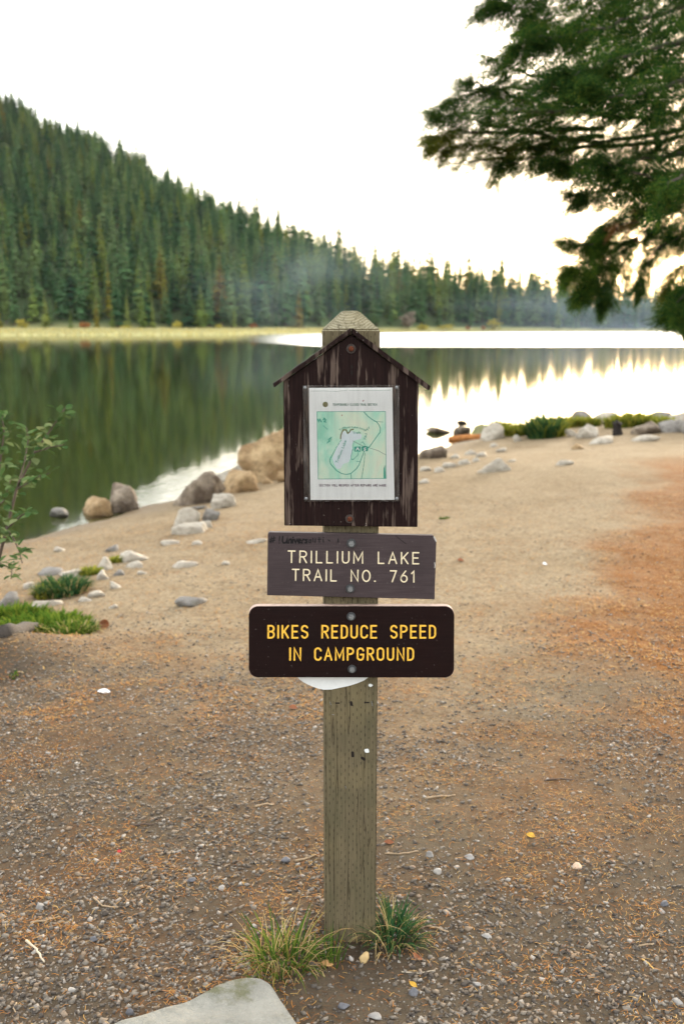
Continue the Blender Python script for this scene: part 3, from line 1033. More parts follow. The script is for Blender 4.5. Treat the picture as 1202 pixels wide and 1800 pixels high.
def ribbon(V, F, pl, w, y):
    """flat round-ended stroke along pl (x, z) on plane y"""
    p = np.array(pl, dtype=float)
    k = np.r_[True, np.hypot(*np.diff(p, axis=0).T) > 1e-7]
    p = p[k]
    if len(p) < 2: return
    closed = np.hypot(*(p[0] - p[-1])) < 1e-6
    if closed: p = p[:-1]
    d = np.roll(p, -1, 0) - p
    d /= np.linalg.norm(d, axis=1)[:, None]
    n = len(p)
    s = len(V)
    for i in range(n):
        a = d[i - 1] if (closed or i > 0) else d[i]
        b = d[i] if (closed or i < n - 1) else d[i - 1]
        na_ = np.array([-a[1], a[0]]); nb_ = np.array([-b[1], b[0]])
        m_ = na_ + nb_
        m_ /= max(np.linalg.norm(m_), 1e-6)
        ln = min(1 / max(m_ @ na_, 0.45), 2.0) * w / 2
        for sg in (1, -1):
            q = p[i] + m_ * ln * sg
            V.append((q[0], y, q[1]))
    for i in range(n if closed else n - 1):
        j = (i + 1) % n
        F.append((s + 2 * i, s + 2 * i + 1, s + 2 * j + 1, s + 2 * j))
    if not closed:
        for e, dr in ((0, -d[0]), (n - 1, d[n - 2])):
            nn = np.array([-dr[1], dr[0]])
            k0 = len(V)
            for t in range(7):
                an = -math.pi / 2 + math.pi * t / 6
                q = p[e] + (dr * math.cos(an) + nn * math.sin(an)) * w / 2
                V.append((q[0], y, q[1]))
            F.append(tuple(range(k0, k0 + 7)))


def ngon_mesh(name, V, F, mats, mi=None):
    me_ = bpy.data.meshes.new(name)
    me_.from_pydata(V, [], F)
    for m_ in (mats if isinstance(mats, (list, tuple)) else [mats]): me_.materials.append(m_)
    if mi is not None: me_.polygons.foreach_set('material_index', mi)
    me_.update()
    return me_


def lettering(name, text, box, G, stroke_px, off, mat, parent, word=0.9, split=False):
    """text fitted into box = four pixel corners (left-bottom, left-top, right-bottom, right-top)"""
    (lb, lt, rb, rt) = [np.array(q, dtype=float) for q in box]
    cap = np.linalg.norm(lt - lb)
    full = np.linalg.norm(rb - lb)
    chars = [c for c in text if c != ' ']
    ink = sum(G[c][0] for c in chars)
    gaps = sum(0 if c == ' ' else 1 for c in text) - 1
    spaces = text.count(' ')
    tot = full / cap
    gap = (tot - ink - spaces * word) / max(gaps, 1)
    V = []; F = []
    x = 0.0
    y = -PW / 2 - off
    wm = stroke_px / FPX * 2.45
    for c in text:
        if c == ' ':
            x += word; continue
        for st in G[c][1]:
            pl = []
            for (a, b) in st:
                fx = (x + a) / tot
                px = lb + (rb - lb) * fx + (lt - lb) * b * (1 - fx) + (rt - rb) * b * fx
                pl.append(L(px[0], px[1], off))
            ribbon(V, F, pl, wm, y)
            y -= 0.00001
        x += G[c][0] + gap
        if split:
            obj('letter', ngon_mesh('letter', V, F, mat), parent)
            V = []; F = []
    if split: return None
    return obj(name, ngon_mesh(name, V, F, mat), parent)


def bolt(parent, px, py, off, head_px=7.5, washer_px=9.5, mats=(MZINC, MWASH), hexa=True, labeled=None, turn=0.3):
    x, z = L(px, py, off)
    s = 2.45 / FPX
    y0 = -PW / 2 - off
    o = None
    bm = bmesh.new()
    bmesh.ops.create_cone(bm, cap_ends=True, segments=24, radius1=washer_px * s, radius2=washer_px * s * 0.94, depth=0.0024)
    bmesh.ops.rotate(bm, verts=bm.verts, matrix=Matrix.Rotation(math.pi / 2, 3, 'X'))
    bmesh.ops.translate(bm, verts=bm.verts, vec=(x, y0 - 0.0011, z))
    me_ = bm_mesh('washer', bm, mats[1])
    bm = bmesh.new()
    seg = 6 if hexa else 20
    hr = head_px * s
    if hexa:
        bmesh.ops.create_cone(bm, cap_ends=True, segments=6, radius1=hr, radius2=hr, depth=0.008)
        bmesh.ops.bevel(bm, geom=list(bm.edges), offset=0.0009, segments=2, affect='EDGES')
    else:
        bmesh.ops.create_uvsphere(bm, u_segments=20, v_segments=10, radius=hr)
        bmesh.ops.scale(bm, verts=bm.verts, vec=(1, 1, 0.5))
    bmesh.ops.rotate(bm, verts=bm.verts, matrix=Matrix.Rotation(turn, 3, 'Z'))
    bmesh.ops.rotate(bm, verts=bm.verts, matrix=Matrix.Rotation(math.pi / 2, 3, 'X'))
    bmesh.ops.translate(bm, verts=bm.verts, vec=(x, y0 - 0.005, z))
    wz = obj('washer', me_, parent)
    b_ = obj('bolt', bm_mesh('bolt', bm, mats[0], smooth=not hexa), parent)
    if labeled: b_['label'] = labeled
    return b_


# ---- notice board (plywood gable) and its roof
KO = 0.020
kb = plate('notice_board', [(500, 924), (733.5, 926.5), (735.5, 672), (617.5, 588), (498, 670)], KO, KO - 0.0005, [MKI], signpost, 0.0015)
kb['label'] = 'gable shaped plywood board with flaking dark brown paint'


def roof(p0, p1, thick_px, name):
    """trim board along the gable: p0 apex, p1 tip (pixels of the outer edge)"""
    o1 = KO + 0.012
    a = np.array(L(p0[0], p0[1], o1)); b = np.array(L(p1[0], p1[1], o1))
    d = (b - a) / np.linalg.norm(b - a)
    n = np.array([-d[1], d[0]])
    if n[1] > 0: n = -n
    t = thick_px / FPX * 2.45
    sgn = 1 if b[0] > a[0] else -1
    # mitred at the ridge
    a2 = a + np.array([0, -t / max(abs(n[1]), .1)])
    r = np.random.RandomState(3 if sgn > 0 else 4)
    top = [a + (b - a) * k / 12 + n * (r.uniform(-.0006, .0010) if 0 < k < 12 else 0) for k in range(13)]
    bot = [a2 + (b + n * t + (d * 0.003) - a2) * k / 12 - n * (r.uniform(-.0008, .0008) if 0 < k < 12 else 0) for k in range(13)]
    pl = [tuple(q + np.array([0.0012 * sgn, 0])) for q in top] + [tuple(q + np.array([0.0012 * sgn, 0])) for q in bot[::-1]]
    o_ = plate(name, pl, o1, o1 + 0.001, [MRO], signpost, 0.0008, world=True)
    return o_


roof((617.5, 576.5), (480.5, 674.5), 7.0, 'roof_board')['label'] = 'left roof board of the notice board, chipped dark brown'
roof((618.5, 576.5), (756, 679), 8.0, 'roof_board')['label'] = 'right roof board of the notice board, splintered grey at its lower end'
bolt(kb, 617, 613, KO, 4.8, 8.6, (MRUST, MRUSTW), False, 'rusty bolt head under the roof')
bolt(kb, 614.5, 912, KO, 4.8, 8.2, (MRUST, MRUSTW), False, 'orange rusted bolt head at the foot of the board')
# nail hole and staple remains on the board
V = []; F = []
for (px, py, h) in ((618, 655, 6.0), (618, 645, 3.0)):
    ribbon(V, F, [L(px, py - h / 2, KO), L(px + .3, py + h / 2, KO)], 0.0045, -PW / 2 - KO - 0.0004)
obj('nail_hole', ngon_mesh('nail_hole', V, F, MDARKHOLE), kb)

# ---- clear sleeve, notice paper and its print
SO = KO + 0.0075
sl = plate('plastic_sleeve', [(534.8, 881.7), (701.5, 881.5), (702, 677), (532.5, 677.5)], SO, 0.0012, [MPLASTIC], signpost, 0.0003)
sl['label'] = 'clear plastic sleeve screwed over the notice'
for (px, py) in ((536, 681.5), (697, 681), (538, 876.5), (697, 876.5)):
    x, z = L(px, py, SO)
    bm = bmesh.new()
    bmesh.ops.create_uvsphere(bm, u_segments=14, v_segments=8, radius=0.0045)
    bmesh.ops.scale(bm, verts=bm.verts, vec=(1, 0.55, 1))
    bmesh.ops.translate(bm, verts=bm.verts, vec=(x, -PW / 2 - SO - 0.0006, z))
    obj('screw', bm_mesh('screw', bm, MZINC, True), sl)
PO = KO + 0.0018
pa = plate('notice_paper', [(545.8, 878.7), (693.2, 878.5), (690.5, 760), (689.3, 681.4), (543.2, 682), (544, 770)], PO, 0.0006, [MPAPER], signpost, 0)
pa['label'] = 'white paper notice with a green trail map'


def zp(x, y):
    """pixel of the enlarged notice -> photograph pixel"""
    return (520 + x / 6.01, 660 + y / 6.01)


def print_mesh(name, items, mats, parent):
    V = []; F = []; mi = []
    y = -PW / 2 - PO - 0.0002
    for it in items:
        kd, data, mk = it[0], it[1], it[2]
        f0 = len(F)
        pl = [L(*zp(*q), PO) for q in data]
        if kd == 'fill':
            k0 = len(V)
            V += [(a, y, b) for a, b in pl]
            F.append(tuple(range(k0, k0 + len(pl))))
        else:
            ribbon(V, F, pl, it[3] / 6.01 / FPX * 2.45, y)
        mi += [mk] * (len(F) - f0)
        y -= 0.00002
    return obj(name, ngon_mesh(name, V, F, mats, mi), parent)


circ = lambda cx, cy, r: [(cx + r * math.cos(t * math.pi / 9), cy + r * math.sin(t * math.pi / 9)) for t in range(18)]
MM = [MMAP, MTEAL, MLAKEP, MOLIVE, MPAPER, MGINK, MRED]
dash_line = lambda pts_: [[pts_[0], pts_[1]]]


def dashes(pts_, dl, gl_):
    p = np.array(pts_, dtype=float)
    seg = np.hypot(*np.diff(p, axis=0).T); s_ = np.r_[0, np.cumsum(seg)]
    out = []; t = 0
    while t < s_[-1]:
        e = min(t + dl, s_[-1])
        out.append([(np.interp(q, s_, p[:, 0]), np.interp(q, s_, p[:, 1])) for q in (t, (t + e) / 2, e)])
        t += dl + gl_
    return out


items = [('fill', [(222, 383), (236, 1094), (952, 1088), (945, 381)], 0),
         ('fill', [(490, 600), (520, 585), (545, 625), (580, 585), (640, 600), (695, 625), (690, 668), (610, 690), (590, 740), (600, 800), (575, 880), (560, 915),
                   (500, 935), (470, 985), (430, 985), (400, 930), (385, 880), (420, 790), (470, 690)], 2),
         ('line', [(222, 383), (236, 1094), (952, 1088), (945, 381), (222, 383)], 1, 6),
         ('line', [(362, 880), (358, 905), (370, 940), (430, 1005), (480, 1035), (530, 1046), (580, 1036), (640, 985), (665, 945), (690, 880), (720, 800), (780, 750),
                   (850, 650), (888, 600), (892, 560), (875, 520), (850, 490), (800, 462), (760, 430), (735, 405), (718, 383)], 1, 9),
         ('line', [(580, 1036), (586, 1092)], 1, 8),
         ('line', [(400, 810), (362, 880)], 1, 8),
         ('line', [(472, 668), (475, 632), (486, 600), (500, 575), (532, 575), (541, 600), (548, 612), (566, 596), (578, 575), (605, 570)], 3, 13),
         ('line', [(600, 690), (660, 722), (720, 752), (790, 770), (870, 795), (950, 840)], 5, 5),
         ('line', [(598, 780), (582, 850), (586, 885), (604, 890), (632, 862), (655, 840), (660, 808)], 1, 6),
         ('line', [(608, 700), (604, 760), (605, 790)], 1, 5),
         ('line', [(640, 908), (680, 908)], 1, 5),
         ('line', [(825, 485), (918, 492)], 1, 5),
         ('line', [(690, 712), (705, 700), (730, 735)], 1, 5),
         ('fill', [(925, 985), (940, 940), (950, 1088), (924, 1088)], 1),
         ('fill', [(616, 752), (616, 803), (684, 805), (684, 750)], 1),
         ('fill', [(692, 752), (694, 800), (760, 800), (764, 752), (728, 742)], 1),
         ('line', [(634, 790), (651, 763), (668, 790)], 4, 9),
         ('line', [(738, 764), (720, 768), (722, 778), (736, 782), (730, 792), (716, 792)], 4, 7),
         ('fill', circ(311, 306, 29), 3),
         ('line', [(232, 462), (240, 490), (252, 462), (268, 490)], 1, 13), ('line', [(290, 470), (300, 452), (316, 470), (300, 488), (316, 492)], 1, 13),
         ('line', [(290, 530), (332, 568)], 1, 6),
         ('line', [(330, 715), (352, 690), (344, 676), (376, 652)], 1, 9), ('line', [(340, 705), (366, 690), (360, 668), (378, 672)], 1, 7),
         ('line', [(158, 165), (300, 163), (420, 168), (540, 158)], 5, 3), ('line', [(560, 158), (760, 160), (1000, 155)], 5, 3),
         ('line', [(705, 272), (716, 262)], 6, 8), ('fill', circ(487, 420, 6), 6)]
for dd_ in dashes([(480, 680), (455, 720), (420, 770), (395, 820), (372, 870)], 26, 14): items.append(('line', dd_, 1, 6))
for dd_ in dashes([(727, 818), (722, 900), (708, 1000), (692, 1085)], 30, 10): items.append(('line', dd_, 1, 7))
print_mesh('map_print', items, MM, pa)


def tiny(text, x0, x1, y0, y1, mat, stroke, dy=0, G=G_WIDE, word=0.5):
    q = [zp(x0, y1), zp(x0, y0), zp(x1, y1 + dy), zp(x1, y0 + dy)]
    return lettering('lettering', text, q, G, stroke, PO + 0.0008, mat, pa, word)


tiny('TEMPORARILY CLOSED TRAIL SECTION', 390, 858, 297, 318, MGINK, 0.75)
tiny('SECTION WILL REOPEN AFTER REPAIRS ARE MADE', 247, 950, 1150, 1171, MINK, 0.8)


def font_text(name, text, path, size_px, mat, parent, off, k_zoom=6.01, shear=0.0, bold=0.0):
    """type set along a pixel path of the enlarged notice, as flat print"""
    cu = bpy.data.curves.new(name, 'FONT')
    cu.body = text; cu.size = 1.0; cu.offset = bold; cu.shear = shear
    to = bpy.data.objects.new(name, cu); COL.objects.link(to)
    dg = bpy.context.evaluated_depsgraph_get(); dg.update()
    me_ = bpy.data.meshes.new_from_object(to.evaluated_get(dg))
    bpy.data.objects.remove(to); bpy.data.curves.remove(cu)
    p = np.array(path, dtype=float)
    sg = np.hypot(*np.diff(p, axis=0).T); ss = np.r_[0, np.cumsum(sg)]
    n_ = len(me_.vertices)
    co = np.zeros(n_ * 3, dtype=np.float32); me_.vertices.foreach_get('co', co); co = co.reshape(-1, 3)
    wtx = co[:, 0].max()
    yv = -PW / 2 - off
    out = np.zeros((n_, 3))
    for i in range(n_):
        s_ = co[i, 0] / wtx * ss[-1]
        a = np.array([np.interp(s_, ss, p[:, 0]), np.interp(s_, ss, p[:, 1])])
        b = np.array([np.interp(min(s_ + 4, ss[-1]), ss, p[:, 0]), np.interp(min(s_ + 4, ss[-1]), ss, p[:, 1])])
        c_ = np.array([np.interp(max(s_ - 4, 0), ss, p[:, 0]), np.interp(max(s_ - 4, 0), ss, p[:, 1])])
        d = b - c_; d /= np.linalg.norm(d)
        q = a + np.array([d[1], -d[0]]) * co[i, 1] * size_px
        xx, zz = L(*(zp(*q) if k_zoom else q), off)
        out[i] = (xx, yv, zz)
    me_.vertices.foreach_set('co', out.astype(np.float32).ravel())
    me_.materials.clear(); me_.materials.append(mat); me_.update(); me_.name = name
    return obj(name, me_, parent)


font_text('map_print', 'Trillium Lake Loop', [(468, 590), (500, 566), (560, 556), (650, 558), (700, 572), (738, 590)], 32, MTEAL, pa, PO + 0.0012, bold=0.012)
font_text('map_print', 'Trails', [(600, 618), (684, 612)], 32, MTEAL, pa, PO + 0.0012, bold=0.012)
font_text('map_print', 'Trillium Lake', [(438, 930), (480, 830), (535, 690)], 36, MTEAL, pa, PO + 0.0012, bold=0.012)
font_text('map_print', '761 Tr', [(735, 685), (760, 590), (785, 545)], 34, MTEAL, pa, PO + 0.0012, bold=0.015)

# ---- trail sign
TO = 0.019
ts = plate('trail_sign', [(469.5, 1046.5), (763.8, 1053.6), (764.6, 997), (766.2, 994), (764.8, 988), (766, 966), (767, 950), (763.5, 947), (761.8, 941.2), (474, 935.6), (470.8, 938.5)],
           TO, TO - 0.0005, [MSG], signpost, 0.0012)
ts['label'] = 'faded brown sign naming the lake trail, right corner chipped'
lettering('lettering', 'TRILLIUM LAKE', [(506.5, 988.5), (506.8, 968.5), (735.5, 991.0), (735.5, 971.6)], G_WIDE, 2.45, TO + 0.0006, MCREAM, ts, 0.95, True)
lettering('lettering', 'TRAIL NO. 761', [(514, 1020.0), (514.2, 1000.8), (727, 1023.2), (727, 1004.0)], G_WIDE, 2.45, TO + 0.0006, MCREAM, ts, 0.95, True)
bolt(ts, 617.3, 955, TO, 5.8, 8.8, turn=0.35)
bolt(ts, 615.3, 1034.5, TO, 5.6, 8.6, turn=0.1)
V = []; F = []
yk = -PW / 2 - TO - 0.0004
grf = [[(474.5, 948), (484, 945.5)], [(474, 951.5), (483.5, 949.5)], [(477.5, 943.5), (476, 953.5)], [(481.5, 943), (480, 953)],
       [(491.5, 943), (491, 951)], [(491, 954.2), (491, 954.8)],
       [(497, 943), (496.5, 951), (498.5, 954.5), (502, 954), (504.5, 950), (505.5, 944), (505, 954.5)],
       [(507.5, 954.5), (508.3, 947.5), (507.8, 950), (511, 947.3), (512.2, 949), (511.8, 954.5)],
       [(514.5, 954.3), (515, 948)], [(515.3, 944.4), (515.4, 944.9)],
       [(517.5, 948), (519.5, 954.5), (522.5, 947.5)],
       [(524.5, 951.3), (528.5, 950.3), (528.2, 948), (525.8, 947.8), (524.2, 951), (525.2, 954.3), (528.5, 953.6)],
       [(531, 954.5), (531.6, 948), (531.3, 950), (534.5, 947.8)],
       [(540, 948.2), (537.3, 948.6), (537, 950.3), (539.6, 951.6), (539.2, 954), (536, 954)]]
for k, st in enumerate(grf):
    ribbon(V, F, [L(*q, TO) for q in st], (2.9 if k > 5 else 2.0) / FPX * 2.45, yk - k * 0.00002)
faint = [[(543.5, 949), (546.5, 948.5), (546.3, 954), (543.2, 954), (543.5, 950.5)], [(550, 946), (550.5, 953)], [(554.5, 947), (554, 953.5)], [(559, 948), (564, 947.6)], [(561, 944.5), (561.5, 953)],
         [(568, 948), (568.4, 953)], [(577, 949), (580, 951)], [(594, 947), (594.5, 953)], [(568.3, 944.6), (568.6, 945)]]
for k, st in enumerate(faint):
    ribbon(V, F, [L(*q, TO) for q in st], 1.8 / FPX * 2.45, yk - 0.0004 - k * 0.00002)
gf = obj('graffiti', ngon_mesh('graffiti', V, F, MBLACK), ts)
gf['label'] = 'black handwritten scrawl along the upper left edge, fading out'
V = []; F = []
ribbon(V, F, [L(695, 941.5, TO), L(704, 949, TO), L(713.5, 956, TO)], 0.0014, yk)
obj('scratch', ngon_mesh('scratch', V, F, MBLACK), ts)
V = []; F = []
ribbon(V, F, [L(762.4, 943.8, TO), L(764.8, 948.5, TO), L(766.2, 951, TO)], 0.0034, yk)
ribbon(V, F, [L(763.6, 989, TO), L(764.4, 994, TO), L(763.6, 998, TO)], 0.0022, yk - 0.0001)
obj('chipped_edge', ngon_mesh('chipped_edge', V, F, MCHIP), ts)

# ---- campground sign, rounded corners
CO = 0.022
pl = []
for (cx, cy, a0, cr) in ((451.5, 1176.5, 90, 14), (783.5, 1177, 0, 14), (783.5, 1080, -90, 14.5), (452, 1080, -180, 14.5)):
    for t in range(7):
        a = math.radians(a0 + (90 - 90 * t / 6 if True else 0))
        pl.append((cx + cr * math.cos(a), cy + cr * math.sin(a)))
cs = plate('campground_sign', pl, CO, CO - 0.0005, [MSB, MEDGE], signpost, 0.0012, edge_mat=1)
cs['label'] = 'dark brown round cornered sign with yellow letters for cyclists'
lettering('lettering', 'BIKES REDUCE SPEED', [(471.5, 1121), (471.7, 1100), (764.5, 1121), (764.5, 1100)], G_NARROW, 3.35, CO + 0.0006, MYEL, cs, 0.88, True)
lettering('lettering', 'IN CAMPGROUND', [(510, 1160), (510, 1139.5), (726, 1160), (726, 1139.5)], G_NARROW, 3.35, CO + 0.0006, MYEL, cs, 0.88, True)
bolt(cs, 617, 1083.5, CO, 5.6, 8.4, turn=0.6)
bolt(cs, 618.5, 1176, CO, 5.4, 8.2, turn=0.2)

# ---- torn paper behind the lower sign, paper scraps, staples and nail holes on the post
po_ = 0.0012
tpx = [(523, 1178), (524, 1192), (533, 1199), (545, 1205), (558, 1210), (570, 1212.5), (583, 1212), (597, 1209), (612, 1206), (628, 1201), (640, 1196), (648, 1190), (648, 1178)]
tp_ = plate('torn_paper', tpx, po_, 0.0006, [MTORN], signpost, 0)
tp_['label'] = 'torn white paper sticking out below the lower sign'


def scrap(name, cx, cy, r, seed, mat, thick=0.0012):
    q = np.random.RandomState(seed)
    return plate(name, [(cx + r * q.uniform(.5, 1.45) * math.cos(-t), cy + r * q.uniform(.35, 0.95) * math.sin(-t)) for t in np.linspace(0, 6.28, 10)[:-1]], thick + .0003, thick, [mat], signpost, 0)


scrap('paper_scrap', 644.5, 1320.5, 5.8, 5, MTORN)
scrap('paper_scrap', 650.5, 1204.5, 3.6, 6, MTORN)
V = []; F = []
for k, (x0, y0, x1, y1, wpx) in enumerate([(590, 1236, 596, 1236, 2.6), (641, 1235, 648, 1235, 2.6), (617, 1234.5, 618, 1239, 4.6), (619.5, 1323, 620, 1329, 5.2), (636, 1332, 640, 1335, 5.0)]):
    V = []; F = []
    ribbon(V, F, [L(x0, y0, .0006), L(x1, y1, .0006)], wpx / FPX * 2.55, -PW / 2 - .0006 - k * 1e-5)
    obj('nail_hole', ngon_mesh('nail_hole', V, F, MDARKHOLE), signpost)
V = []; F = []
for k, (x0, y0, x1, y1) in enumerate([(580, 1234, 581.5, 1239), (653, 1233, 654.5, 1241), (584, 1256, 587, 1256.5), (607, 1382, 608, 1386)]):
    V = []; F = []
    ribbon(V, F, [L(x0, y0, .0012), L(x1, y1, .0012)], 1.1 / FPX * 2.55, -PW / 2 - .0012 - k * 1e-5)
    obj('staple', ngon_mesh('staple', V, F, MZINC), signpost)

# ================================================================== ROCKS
def mat_rock(name, a, b, lichen=0.3, dark=(0.06, 0.05, 0.045), moss=(0.19, 0.20, 0.07)):
    m = M(name)
    o = m.obj()
    n1 = m.noise(o, 3.0, 5, 0.6)
    n2 = m.noise(o, 16, 5, 0.65)
    n3 = m.noise(o, 90, 4, 0.7)
    c = m.mix(m.rng(n1, 0.38, 0.60), a, b)
    c = m.mix(m.rng(n2, 0.48, 0.72, 0, 0.55), c, dark)
    c = m.mix(m.rng(n3, 0.55, 0.75, 0, 0.30), c, tuple(min(1, x * 1.5) for x in a))
    c = m.mix(m.math('MULTIPLY', m.rng(m.noise(o, 7, 5, 0.7), 0.55, 0.66), lichen), c, moss)
    h = m.math('ADD', m.math('MULTIPLY', n2, 1.0), m.math('MULTIPLY', n3, 0.3))
    h = m.math('ADD', h, m.math('MULTIPLY', m.noise(o, 5, 3, 0.6), 2.0))
    return m.pr(c, 0.9, m.bump(h, 0.7, 0.06), Specular_IOR_Level=0.15)


MR_GREY = mat_rock('grey_rock', (0.24, 0.225, 0.205), (0.15, 0.138, 0.125), 0.12)
MR_PALE = mat_rock('pale_rock', (0.42, 0.385, 0.325), (0.30, 0.265, 0.215), 0.06, (0.15, 0.125, 0.10))
MR_TAN = mat_rock('tan_rock', (0.40, 0.29, 0.165), (0.20, 0.125, 0.062), 0.10, (0.055, 0.037, 0.024))
MR_DARK = mat_rock('dark_rock', (0.29, 0.24, 0.185), (0.085, 0.062, 0.046), 0.08, (0.028, 0.021, 0.016))
MR_BLACK = mat_rock('black_rock', (0.03, 0.027, 0.024), (0.06, 0.05, 0.042), 0.05, (0.015, 0.012, 0.01))
MR_FRONT = mat_rock('lichen_slab', (0.28, 0.27, 0.235), (0.19, 0.185, 0.16), 0.75, (0.14, 0.14, 0.12), (0.10, 0.10, 0.045))
MMOSS = mat_rock('mossy_rock', (0.20, 0.21, 0.08), (0.30, 0.27, 0.19), 0.85)


def ico_dirs(sub):
    bm = bmesh.new()
    bmesh.ops.create_icosphere(bm, subdivisions=sub, radius=1)
    v = np.array([p.co[:] for p in bm.verts]); f = np.array([[q.index for q in p.verts] for p in bm.faces])
    bm.free()
    return v, f


ICO = {k: ico_dirs(k) for k in (1, 2, 3, 4, 5)}


def rock_shape(seed, planes=13, lo=0.42, hi=1.0, soft=60, sub=4, rough=0.05, taper=0.45):
    r = np.random.RandomState(seed)
    v, f = ICO[sub]
    n = r.normal(size=(planes, 3)); n /= np.linalg.norm(n, axis=1)[:, None]
    n = np.vstack([n, [[0, 0, 1], [0, 0, -1], [1, 0, 0], [-1, 0, 0], [0, 1, 0], [0, -1, 0]]])
    d = np.r_[r.uniform(lo, hi, planes), r.uniform(0.85, 1.15, 6)]
    c = np.maximum(v @ n.T, 1e-3) / d
    rad_ = (c ** soft).sum(1) ** (-1.0 / soft)         # softened convex hull of the planes
    p = v * rad_[:, None]
    q = np.zeros(len(v)); a = 1.0; s = 2.2
    for o in range(3):
        q += a * (fbm(p[:, 0] * s + seed, p[:, 1] * s + p[:, 2] * s * 1.3, seed + o, 2) - 0.5); a *= .5; s *= 2.3
    p *= (1 + rough * 2 * q)[:, None]
    p[:, :2] *= (1 - taper * 0.5 * (np.clip(p[:, 2:3], -1, 1) + 0.3))
    c0 = (p.max(0) + p.min(0)) / 2
    p = (p - c0) / ((p.max(0) - p.min(0)) / 2)
    return p, f


_nrock = [0]


def rock(px, py, wpx, hpx, mat, label, cat='rock', name='rock', seed=None, lake=False, deep=None, sink=0.30, rz=None, soft=60, group=None, lift=0.0, sub=4, rough=0.11):
    """rock whose foot is seen at (px, py), wpx wide and hpx high in the photograph"""
    _nrock[0] += 1
    seed = seed if seed is not None else _nrock[0] * 13 + 5
    P, t = hit(px, py, ZW if lake else -99)
    s = t / FPX
    wd, ht = wpx * s, hpx * s
    dp = (deep if deep is not None else 0.75) * wd
    sinang = (CAM_H - P[2]) / math.hypot(P[0], P[1])
    hz_ = max(ht - dp * sinang * 0.45, ht * 0.45)        # part of the height seen is the top
    p, f = rock_shape(seed, sub=sub, soft=soft, rough=rough)
    full = hz_ / (1 - sink)
    p = p * np.array([wd / 2, dp / 2, full / 2])
    p[:, 2] += full / 2 - full * sink + lift
    a = rz if rz is not None else np.random.RandomState(seed).uniform(-.3, .3)
    me_ = mesh_np(name, p, f, mat, smooth=True)
    o = obj(name, me_)
    dirv = np.array([P[0], P[1]]) / math.hypot(P[0], P[1])
    o.location = (P[0] + dirv[0] * dp * 0.45, P[1] + dirv[1] * dp * 0.45, P[2])
    o.rotation_euler = (0, 0, a)
    tag(o, label, cat, group)
    return o


# -- waterline boulders left of the signpost
rock(104, 909, 36, 17, MR_GREY, 'small grey stone alone in the shallow water, leftmost of the shore rocks', lake=True)
rock(172, 906, 64, 34, MR_TAN, 'low tan grey rock at the water edge left of the round brown boulder', lake=True)
rock(217, 902, 62, 54, MR_DARK, 'round brown boulder at the water edge left of the white glitter', 'boulder', seed=40, deep=0.8, soft=9)
rock(346, 887, 102, 62, MR_DARK, 'dark brown wedge shaped boulder right of the white water glitter', 'boulder', seed=23, deep=0.7)
rock(424, 866, 72, 42, MR_TAN, 'tan rounded boulder below the pale one and right of the dark wedge', 'boulder', seed=31, soft=9)
rock(424, 848, 88, 40, MR_PALE, 'pale flat topped boulder lying behind the rounded tan one', 'boulder', seed=77, deep=0.6)
rock(474, 846, 108, 96, MR_TAN, 'largest tan boulder at the shore, partly hidden by the notice board', 'boulder', seed=58, deep=0.8, sink=0.2)
rock(470, 851, 22, 14, MR_TAN, 'small tan stone at the foot of the largest boulder')
rock(497, 848, 20, 22, MR_TAN, 'tan stone peeping out beside the notice board edge')
rock(393, 893, 46, 28, MR_PALE, 'cream block shaped stone on the sand below the tan rounded boulder')
rock(350, 896, 28, 8, MR_GREY, 'thin flat dark stone left of the cream block')
rock(327, 924, 54, 34, MR_PALE, 'whitish rounded stone on the beach, upper of the pale cluster', sink=0.45)
rock(372, 915, 34, 23, MR_GREY, 'grey tipped stone right of the whitish rounded stone')
rock(335, 940, 70, 22, MR_PALE, 'low broad pale slab under the whitish rounded stone', sink=0.6)
rock(363, 928, 26, 14, MR_PALE, 'small pale stone between the slab and the grey tipped stone', sink=0.5)
